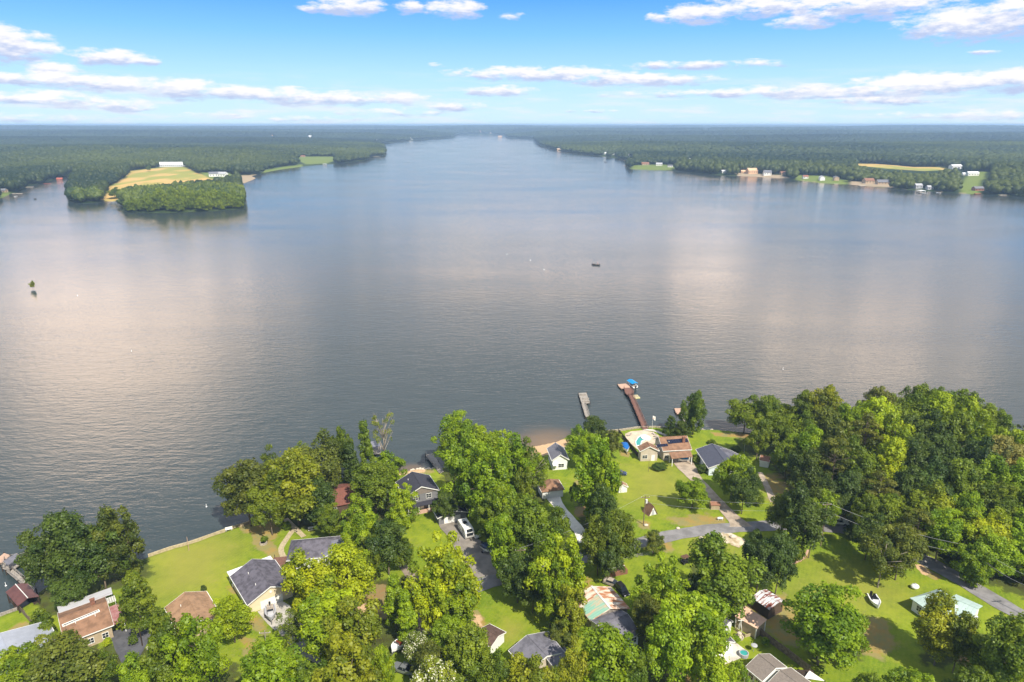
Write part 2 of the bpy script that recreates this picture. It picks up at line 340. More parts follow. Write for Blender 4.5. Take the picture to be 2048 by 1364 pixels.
def build_ground():
    xs = np.concatenate([np.arange(-400,-170,6), np.arange(-170,240,1.0), np.arange(240,706,6)])
    ys = np.concatenate([np.arange(-80,80,6), np.arange(80,262,1.0), np.arange(262,330,6)])
    X, Y = np.meshgrid(xs, ys); Z = h_near(X, Y)
    nx, ny = len(xs), len(ys)
    idx = np.arange(nx*ny).reshape(ny, nx)
    q = np.stack([idx[:-1,:-1], idx[:-1,1:], idx[1:,1:], idx[1:,:-1]], -1).reshape(-1, 4)
    chans = []
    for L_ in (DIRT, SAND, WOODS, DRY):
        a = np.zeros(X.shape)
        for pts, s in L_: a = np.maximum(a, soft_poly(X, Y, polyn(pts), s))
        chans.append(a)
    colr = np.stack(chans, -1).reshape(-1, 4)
    d = seg_dist(X, Y, SHORE).ravel()
    m = bpy.data.materials.new('lawn and soil'); m.use_nodes = True; t = m.node_tree; L = t.links.new
    b = t.nodes['Principled BSDF']; b.inputs['Roughness'].default_value = .95; b.inputs['Specular IOR Level'].default_value = .1
    at = N(t, 'ShaderNodeAttribute', attribute_name='patch')
    sp = N(t, 'ShaderNodeSeparateColor'); L(at.outputs['Color'], sp.inputs[0])
    tc = N(t, 'ShaderNodeTexCoord'); ob = tc.outputs['Object']
    def noise(sc, det=5, rough=.6, dst=0):
        n = N(t, 'ShaderNodeTexNoise', ins={2: sc, 3: det, 4: rough, 8: dst} if False else {2: sc, 3: det, 4: rough}); L(ob, n.inputs['Vector']); return n.outputs[0]
    n1 = noise(.06, 4); n2 = noise(.35, 6, .65); n3 = noise(2.5, 5, .7)
    lawn = mixc(t, mapr(t, n1, .35, .65), (.145, .21, .014), (.225, .27, .018))
    lawn = mixc(t, mapr(t, n2, .35, .7), lawn, mixc(t, 1., lawn, (.62, .72, .7), 'MULTIPLY'))
    lawn = mixc(t, mapr(t, n3, .5, .75), lawn, (.25, .26, .04))
    n4 = noise(.14, 7, .72); lawn = mixc(t, mapr(t, n4, .54, .72, 0, .55), lawn, (.30, .25, .07)); lawn = mixc(t, mapr(t, n4, .46, .3, 0, .6), lawn, (.07, .135, .012))
    # faint mowing stripes
    mpn = N(t, 'ShaderNodeMapping'); mpn.inputs['Rotation'].default_value = (0, 0, .5); L(ob, mpn.inputs[0])
    wv = N(t, 'ShaderNodeTexWave', ins={1: .32, 2: 2.0, 3: 2}); L(mpn.outputs[0], wv.inputs[0])
    lawn = mixc(t, mapr(t, wv.outputs[1], 0, 1, .0, .15), lawn, (.24, .3, .02))
    lawn = mixc(t, math_(t, 'MULTIPLY', at.outputs['Alpha'], .7), lawn, (.27, .25, .05))
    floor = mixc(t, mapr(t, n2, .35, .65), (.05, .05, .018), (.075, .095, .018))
    dirt = mixc(t, mapr(t, n2, .35, .65), (.36, .19, .08), (.27, .22, .11))
    dirt = mixc(t, mapr(t, n3, .55, .75), dirt, (.16, .17, .04))
    sand = mixc(t, mapr(t, n3, .35, .65), (.55, .38, .22), (.46, .3, .17))
    e = math_(t, 'MULTIPLY', math_(t, 'SUBTRACT', n2, .5), 1.6)
    def mk(o): return mapr(t, math_(t, 'ADD', o, math_(t, 'MULTIPLY', e, mapr(t, o, 0, .2))), .35, .65)
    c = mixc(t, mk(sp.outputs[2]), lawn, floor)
    c = mixc(t, math_(t, 'MULTIPLY', mk(sp.outputs[0]), .7), c, dirt)
    c = mixc(t, mk(sp.outputs[1]), c, sand)
    L(c, b.inputs['Base Color'])
    bp = N(t, 'ShaderNodeBump', ins={0: .5, 1: .15}); L(n3, bp.inputs['Height']); L(bp.outputs[0], b.inputs['Normal'])
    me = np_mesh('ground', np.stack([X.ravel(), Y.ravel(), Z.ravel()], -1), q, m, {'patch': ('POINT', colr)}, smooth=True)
    tag(link('ground', me), 'bright mown lawns, red soil and leaf litter of the near shore', kind='structure')
build_ground()
# ------------------------------------------------------------------ water
def build_water():
    m = bpy.data.materials.new('lake water'); m.use_nodes = True; t = m.node_tree; L = t.links.new
    t.nodes.remove(t.nodes['Principled BSDF']); out = [n for n in t.nodes if n.type == 'OUTPUT_MATERIAL'][0]
    tc = N(t, 'ShaderNodeTexCoord'); ob = tc.outputs['Object']
    def noise(sc, det, stretch, rot=0, rough=.55):
        mp = N(t, 'ShaderNodeMapping'); mp.inputs['Scale'].default_value = stretch; mp.inputs['Rotation'].default_value = (0, 0, rot); L(ob, mp.inputs[0])
        n = N(t, 'ShaderNodeTexNoise', ins={2: sc, 3: det, 4: rough}); L(mp.outputs[0], n.inputs['Vector']); return n.outputs[0]
    patch = noise(.006, 4, (1, 1.6, 1)); lanes = noise(.011, 5, (.22, 1, 1), .35, .6); fine = noise(.55, 4, (.42, 1, 1), .12); mid = noise(.16, 4, (.5, 1.3, 1), -.25); chop = noise(1.3, 3, (.6, 1, 1), .3)
    h = math_(t, 'ADD', math_(t, 'MULTIPLY', fine, .5), math_(t, 'ADD', math_(t, 'MULTIPLY', mid, .55), math_(t, 'MULTIPLY', chop, .18)))
    bp = N(t, 'ShaderNodeBump', ins={1: 1.0}); L(mapr(t, lanes, .3, .7, .16, .30), bp.inputs[0]); L(h, bp.inputs['Height'])
    base = mixc(t, mapr(t, mid, .3, .7), (.030, .045, .049), (.038, .053, .056))
    geo = N(t, 'ShaderNodeNewGeometry')
    for (bx, by), r, k in ((BEACH, 25, .9), (BEACH2, 13, .7), (xy(960, 915), 24, .3)):
        d = N(t, 'ShaderNodeVectorMath', operation='DISTANCE'); L(geo.outputs['Position'], d.inputs[0]); d.inputs[1].default_value = (bx, by, 0)
        f = math_(t, 'MULTIPLY', mapr(t, math_(t, 'ADD', d.outputs[1], math_(t, 'MULTIPLY', mid, 10)), r, 4), k)
        base = mixc(t, f, base, (.20, .13, .075))
    df = N(t, 'ShaderNodeBsdfDiffuse'); L(base, df.inputs[0])
    gl = N(t, 'ShaderNodeBsdfGlossy'); gl.inputs[0].default_value = (1, .885, .80, 1); L(bp.outputs[0], gl.inputs['Normal'])
    L(mapr(t, patch, .35, .65, .04, .13), gl.inputs['Roughness'])   # calm and wind-ruffled patches
    fr = N(t, 'ShaderNodeFresnel', ins={0: 1.47}); L(bp.outputs[0], fr.inputs['Normal'])
    ms = N(t, 'ShaderNodeMixShader'); L(fr.outputs[0], ms.inputs[0]); L(df.outputs[0], ms.inputs[1]); L(gl.outputs[0], ms.inputs[2]); L(ms.outputs[0], out.inputs[0])
    o = MB(); o.add([(-26000,-200,0),(26000,-200,0),(26000,26000,0),(-26000,26000,0)], [(0,1,2,3)])
    tag(o.build('water', m), 'wide calm lake water mirroring the clouds', kind='structure')
build_water()
# ------------------------------------------------------------------ far terrain
FIELDS = [('gold', [(206,402),(212,388),(218,374),(250,356),(258,342),(300,337),(330,334),(372,334),(395,346),(420,352),(470,357),(474,366),(430,373),(380,380),(330,386),(270,392),(245,398),(236,402),(222,404)]),
 ('green', [(590,317),(600,313),(672,313),(668,322),(655,328),(612,331)]), ('green', [(524,341),(560,335),(604,331),(606,335),(560,341),(526,348)]),
 ('gold', [(1710,327),(1760,328),(1830,334),(1892,334),(1890,340),(1850,342),(1770,337),(1712,331)]),
 ('green', [(1925,392),(1918,375),(1935,350),(1960,343),(1985,344),(1985,352),(1962,360),(1958,372),(1962,392)]),
 ('sand', [(470,352),(512,349),(514,358),(500,363),(484,369),(476,364)]),
 ('green', [(1262,332),(1300,329),(1330,329),(1362,331),(1362,337),(1330,341),(1262,339)]), ('sand', [(1470,345),(1560,350),(1580,358),(1480,354)]),
 ('green', [(1590,350),(1660,352),(1700,362),(1690,370),(1640,368),(1592,360)]), ('sand', [(1700,362),(1780,366),(1790,377),(1700,370)]), ('green', [(0,388),(18,383),(20,390),(0,400)]),
 ('green', [(400,345),(460,345),(478,356),(470,362),(420,358)]), ('gold', [(1380,262),(1420,262),(1420,264),(1380,264)])]
FPOLY = [(k, [(q.x, q.y) for q in (GF(*p) for p in pts)]) for k, pts in FIELDS]
def far_mat(name='far ground'):
    m = bpy.data.materials.new(name); m.use_nodes = True; t = m.node_tree; L = t.links.new
    b = t.nodes['Principled BSDF']; b.inputs['Roughness'].default_value = .95; b.inputs['Specular IOR Level'].default_value = .05
    at = N(t, 'ShaderNodeAttribute', attribute_name='patch'); sp = N(t, 'ShaderNodeSeparateColor'); L(at.outputs['Color'], sp.inputs[0])
    tc = N(t, 'ShaderNodeTexCoord')
    n = N(t, 'ShaderNodeTexNoise', ins={2: .01, 3: 6, 4: .65}); L(tc.outputs['Object'], n.inputs['Vector'])
    mp = N(t, 'ShaderNodeMapping'); mp.inputs['Scale'].default_value = (1, .35, 1); L(tc.outputs['Object'], mp.inputs[0])
    n2 = N(t, 'ShaderNodeTexNoise', ins={2: .02, 3: 3, 4: .5}); L(mp.outputs[0], n2.inputs['Vector'])
    c = mixc(t, mapr(t, n.outputs[0], .4, .6), (.02, .035, .014), (.045, .065, .02))
    gold = mixc(t, mapr(t, n2.outputs[0], .4, .6), (.52, .34, .12), (.27, .27, .06))
    c = mixc(t, sp.outputs[0], c, gold)
    c = mixc(t, sp.outputs[1], c, mixc(t, n.outputs[0], (.115, .165, .035), (.17, .2, .05)))
    c = mixc(t, sp.outputs[2], c, (.33, .255, .17))
    L(c, b.inputs['Base Color']); return m
def build_far():
    th = np.radians(np.arange(-43, 43.01, .11))
    rr = [560.]
    while rr[-1] < 25000: rr.append(rr[-1]*1.0085)
    rr = np.array(rr)
    T, RR = np.meshgrid(th, rr); X = RR*np.sin(T); Y = RR*np.cos(T)
    Z, d = h_far(X, Y)
    na, nr = len(th), len(rr); idx = np.arange(na*nr).reshape(nr, na)
    q = np.stack([idx[:-1,:-1], idx[1:,:-1], idx[1:,1:], idx[:-1,1:]], -1).reshape(-1, 4)
    q = q[(Z.ravel()[q] > -1.5).any(axis=1)]
    q = q[:, ::-1]
    c = np.zeros(X.shape + (4,)); c[..., 3] = 1
    for k, pts in FPOLY:
        v = soft_poly(X, Y, pts, 8 if k != 'gold' else 10); i = {'gold': 0, 'green': 1, 'sand': 2}[k]
        c[..., i] = np.maximum(c[..., i], v)
    c[..., 2] = np.maximum(c[..., 2], ((d > -1) & (d < 3) & (np.sin(X*.02)*np.sin(Y*.017) > .4) & (Y < 2500) & (X > 0))*.6)
    me = np_mesh('terrain', np.stack([X.ravel(), Y.ravel(), Z.ravel()], -1), q, far_mat(), {'patch': ('POINT', c.reshape(-1, 4))}, smooth=True)
    tag(link('terrain', me), 'low wooded land and golden fields beyond the lake', kind='structure')
build_far()
# ------------------------------------------------------------------ foliage
def leaf_mat(name, flower=None, far=False):
    m = bpy.data.materials.new(name); m.use_nodes = True; t = m.node_tree; L = t.links.new
    t.nodes.remove(t.nodes['Principled BSDF']); out = [n for n in t.nodes if n.type == 'OUTPUT_MATERIAL'][0]
    oi = N(t, 'ShaderNodeObjectInfo'); at = N(t, 'ShaderNodeAttribute', attribute_name='tone')
    c = mixc(t, at.outputs['Fac'], mixc(t, 1., oi.outputs['Color'], (.58, .64, .62), 'MULTIPLY'), mixc(t, 1., oi.outputs['Color'], (1.42, 1.25, .95), 'MULTIPLY'))
    if far: c = mixc(t, at.outputs['Fac'], mixc(t, 1., oi.outputs['Color'], (.35, .5, .8), 'MULTIPLY'), mixc(t, 1., oi.outputs['Color'], (2.1, 1.8, 1.05), 'MULTIPLY'))
    if flower:
        fl = N(t, 'ShaderNodeAttribute', attribute_name='bloom'); c = mixc(t, fl.outputs['Fac'], c, flower)
    df = N(t, 'ShaderNodeBsdfDiffuse'); L(c, df.inputs[0]); tr = N(t, 'ShaderNodeBsdfTranslucent')
    L(mixc(t, 1., c, (1.3, 1.15, .4), 'MULTIPLY'), tr.inputs[0])
    gl = N(t, 'ShaderNodeBsdfGlossy', ins={1: .5}); gl.inputs[0].default_value = (.5, .55, .5, 1)
    ms = N(t, 'ShaderNodeMixShader', ins={0: .38}); L(df.outputs[0], ms.inputs[1]); L(tr.outputs[0], ms.inputs[2])
    m2 = N(t, 'ShaderNodeMixShader', ins={0: .035}); L(ms.outputs[0], m2.inputs[1]); L(gl.outputs[0], m2.inputs[2])
    L(m2.outputs[0], out.inputs[0]); return m
LEAF = leaf_mat('leaves'); LEAFFAR = leaf_mat('far canopy', far=True); LEAFW = leaf_mat('leaves with white bloom', (.75, .74, .58))
BARK = mat('bark', (.16, .125, .09), .95, .25, 3); PALEBARK = mat('pale bark', (.36, .31, .25), .95, .2, 3)
def leaves_mesh(name, clumps, nl, size, seed, flower=0., zr=1., m=None, flat=0.):
    """clumps: (x, y, z, r, rz). leaf-sized quads on each clump's shell, facing mostly outwards"""
    g = np.random.default_rng(seed); V = []; tone = []
    C = np.array(clumps)
    nl = int(nl*1.75); size *= .74; w = (C[:, 3]**2); cnt = np.maximum(8, (w/w.mean()*nl)).astype(int)
    for (cx, cy, cz, r, rz), n in zip(clumps, cnt):
        u = g.normal(size=(n*2, 3)); u /= np.linalg.norm(u, axis=1)[:, None]
        keep = g.random(n*2) < np.clip(.62+.55*u[:, 2], .1, 1); u = u[keep][:n]; n = len(u)
        bump = 1 + .22*np.sin(u[:, 0]*7+cx*40)*np.sin(u[:, 1]*6+cy*50) + .1*g.normal(size=n)
        p = np.array([cx, cy, cz]) + u*np.array([r, r, rz])*(bump*(.66+.36*g.random(n)))[:, None]
        nn = u*np.array([1, 1, 1]) + g.normal(size=(n, 3))*.42 + np.array([0, 0, .25+flat]); nn /= np.linalg.norm(nn, axis=1)[:, None]
        a = np.cross(nn, g.normal(size=(n, 3))); a /= np.linalg.norm(a, axis=1)[:, None]; b = np.cross(nn, a)
        s = size*(.65+.8*g.random(n))[:, None]; k = (.6+.5*g.random(n))[:, None]
        zs = np.array([1, 1, zr])
        q = np.stack([p-a*s*zs, p-b*s*k*zs, p+a*s*zs, p+b*s*k*zs], 1); V.append(q)
        tn = np.clip(.5+.34*g.normal()*1.0+.2*g.normal(size=n)+.0*u[:, 2], 0, 1); tone.append(tn)
    V = np.concatenate(V); tone = np.concatenate(tone); nf = len(V)
    at = {'tone': ('FACE', tone)}
    if flower: at['bloom'] = ('FACE', (g.random(nf) < flower)*1.)
    return np_mesh(name, V.reshape(-1, 3), np.arange(nf*4).reshape(-1, 4), m or LEAF, at)
def proto(kind, seed):
    g = random.Random(seed); cl = []; branches = []
    fl = 0; size = .024; nl = 125; zr = .6; leaf = None; tr = .018; tb = BARK; n = 64
    if kind == 'round' or kind == 'bloom':
        for i in range(n):
            a = g.uniform(0, 6.283); s = g.uniform(-.75, 1); q = math.sqrt(max(0, 1-s*s)); k = g.uniform(.6, 1.16)*(1+.13*math.sin(a*3+seed))
            r = g.uniform(.055, .155); cl.append((.37*k*q*math.cos(a), .37*k*q*math.sin(a), .54+.38*k*s, r, r*.68))
        cl.append((0, 0, .54, .3, .3)); 
    elif kind == 'tall':
        lob = [(g.uniform(-.2, .2), g.uniform(-.2, .2), g.uniform(.72, .93)) for _ in range(5)]
        lob[0] = (0, 0, .94)
        for i in range(74):
            lx, ly, lt = g.choice(lob); z = g.uniform(.1, lt); f = math.sin(min(1, max(0.05, (lt-z)/(lt-.15)))**.6*2.4)*.24+.03
            a = g.uniform(0, 6.283); f *= g.uniform(.7, 1.35); r = g.uniform(.05, .13); cl.append((lx+f*math.cos(a), ly+f*math.sin(a), z, r, r*.75))
        cl.append((0, 0, .5, .24, .3)); zr = .65; nl = 105; size = .024
    elif kind == 'cone':
        for i in range(60):
            z = g.uniform(.08, .97); f = .42*(1-z)**.75+.03; a = g.uniform(0, 6.283); r = g.uniform(.07, .11)
            cl.append((f*math.cos(a), f*math.sin(a), z, r, r*.7))
        cl.append((0, 0, .4, .24, .33)); nl = 110
    elif kind == 'pine':
        for i in range(34):
            z = g.uniform(.45, .97); f = (.40*(1-abs(z-.68)/.5)+.02)*g.uniform(.4, 1.1); a = g.uniform(0, 6.283); r = g.uniform(.075, .135)
            cl.append((f*math.cos(a), f*math.sin(a), z, r, r*.32)); branches.append(((0, 0, z-.05), (f*math.cos(a), f*math.sin(a), z), .005))
        nl = 95; size = .02; tr = .02
    elif kind == 'loose':
        for i in range(40):
            a = g.uniform(0, 6.283); s = g.uniform(-.8, 1); q = math.sqrt(1-s*s); k = g.uniform(.45, 1.12)
            r = g.uniform(.075, .14); cl.append((.38*k*q*math.cos(a), .38*k*q*math.sin(a), .53+.41*k*s, r, r*.6))
            if i % 2: branches.append(((0, 0, .3+.25*(s+1)/2), (.36*k*q*math.cos(a), .36*k*q*math.sin(a), .6+.33*k*s), .009))
        nl = 95; size = .02; tb = PALEBARK
    elif kind == 'bare':
        for i in range(30):
            a = g.uniform(0, 6.283); z = g.uniform(.5, .97); f = .42*g.uniform(.3, 1); c = (f*math.cos(a), f*math.sin(a), z)
            branches.append(((0, 0, max(.3, z-.32)), c, .008))
            for _ in range(3): branches.append((c, (c[0]+g.uniform(-.1, .1), c[1]+g.uniform(-.1, .1), c[2]+g.uniform(-.02, .08)), .003))
            cl.append((c[0], c[1], c[2]-.04, g.uniform(.06, .12), .05)) if math.cos(a) < .75 else None
        nl = 62; size = .017; tb = PALEBARK
    elif kind == 'slim':
        for i in range(44):
            z = g.uniform(.16, .98); f = .3*math.sin(min(1, (1-z)*1.5+.06)*1.5)*g.uniform(.4, 1.2); a = g.uniform(0, 6.283); r = g.uniform(.12, .2)
            cl.append((f*math.cos(a), f*math.sin(a), z, r, r*.34))
        nl = 90; size = .04; zr = .4
    elif kind == 'bush':
        for i in range(26):
            a = g.uniform(0, 6.283); s = g.uniform(-.1, 1); q = math.sqrt(1-s*s); k = g.uniform(.75, 1.05)
            r = g.uniform(.12, .19); cl.append((.34*k*q*math.cos(a), .34*k*q*math.sin(a), .3+.5*k*s, r, r*.8))
        cl.append((0, 0, .35, .3, .3)); nl = 90; size = .04; zr = .8
    if kind == 'bloom': fl = .2
    cm = leaves_mesh('crown', cl, nl, size, seed, fl, zr, LEAFW if fl else None)
    b = MB(); z0 = 0; x = y = 0
    top = .72 if kind in ('round', 'bloom', 'loose', 'tall') else .9 if kind != 'bush' else .3
    px_, py_ = 0, 0; k = 5
    for i in range(k):
        z1 = top*(i+1)/k; nx_, ny_ = px_+g.uniform(-.012, .012), py_+g.uniform(-.012, .012)
        b.tube((px_, py_, -.03 if i == 0 else top*i/k), (nx_, ny_, z1), tr*(1-i/k*.75), tr*(1-(i+1)/k*.75)); px_, py_ = nx_, ny_
    if kind in ('round', 'bloom', 'tall'):
        for i in range(9):
            c = g.choice(cl[:-1]); z = g.uniform(.28, .5); branches.append(((0, 0, min(z, c[2]-.05)), (c[0]*.85, c[1]*.85, c[2]-.03), .009))
    if kind in ('round', 'tall'):
        for i in range(7):
            c = g.choice(cl[:-1]); k_ = 1.22; branches.append(((c[0]*.4, c[1]*.4, c[2]-.08), (c[0]*k_+g.uniform(-.03, .03), c[1]*k_+g.uniform(-.03, .03), min(1.0, c[2]+g.uniform(.02, .09))), .0045))
    for a_, b_, r_ in branches: b.tube(a_, b_, r_, r_*.35, 5)
    b.smooth = True
    to = b.build('trunk', tb); tm = to.data; bpy.data.objects.remove(to)
    return cm, tm
PROT = {}
for kd, ns in (('round', 4), ('tall', 3), ('cone', 2), ('pine', 2), ('loose', 2), ('bare', 1), ('slim', 1), ('bush', 2), ('bloom', 1)):
    PROT[kd] = [proto(kd, 17*i+len(kd)*3+5) for i in range(ns)]
TINT = {'yel': (.29, .385, .008), 'bri': (.195, .30, .008), 'mid': (.135, .20, .012), 'drk': (.075, .122, .018), 'olv': (.125, .155, .02), 'blu': (.062, .108, .022), 'tan': (.27, .26, .07), 'oly': (.20, .245, .012)}
tcount = 0
TREES = []
def tree(bx, by, top, wpx, kind, tint, label, name=None, group=None, dx=0, cat='tree'):
    """bx,by: foot of the trunk in the photo; top: highest leaf; wpx: crown width in photo pixels"""
    global tcount
    g = G(bx, by); tcount += 1
    d = ray(bx, top); z = CAMH + g.y*d[2]/d[1]
    # crown reaches toward the viewer: its visual top comes from the rear half, so shorten slightly
    w = wpx/pxpm(g.x, g.y, (z+g.z)/2); h = max(2.0, z-g.z)
    w *= 1.02
    vs = PROT[kind]; cm, tm = vs[tcount % len(vs)]
    if name is None: name = {'cone': 'conifer_tree', 'pine': 'pine_tree', 'bush': 'bush', 'bare': 'half_bare_tree', 'bloom': 'flowering_tree'}.get(kind, 'tree')
    e = empty(name, g, rnd.uniform(0, 6.28), label, cat, group)
    c = link('crown', cm, e); k = link('trunk', tm, e)
    for o in (c, k): o.scale = (w, w, h)
    tr = .5/max(w, 1); 
    c0 = TINT[tint]; j = rnd.uniform(.85, 1.15); c.color = (c0[0]*j*rnd.uniform(.93, 1.07), c0[1]*j, c0[2]*j, 1)
    TREES.append((label, round(h, 1), round(w, 1)))
    return e
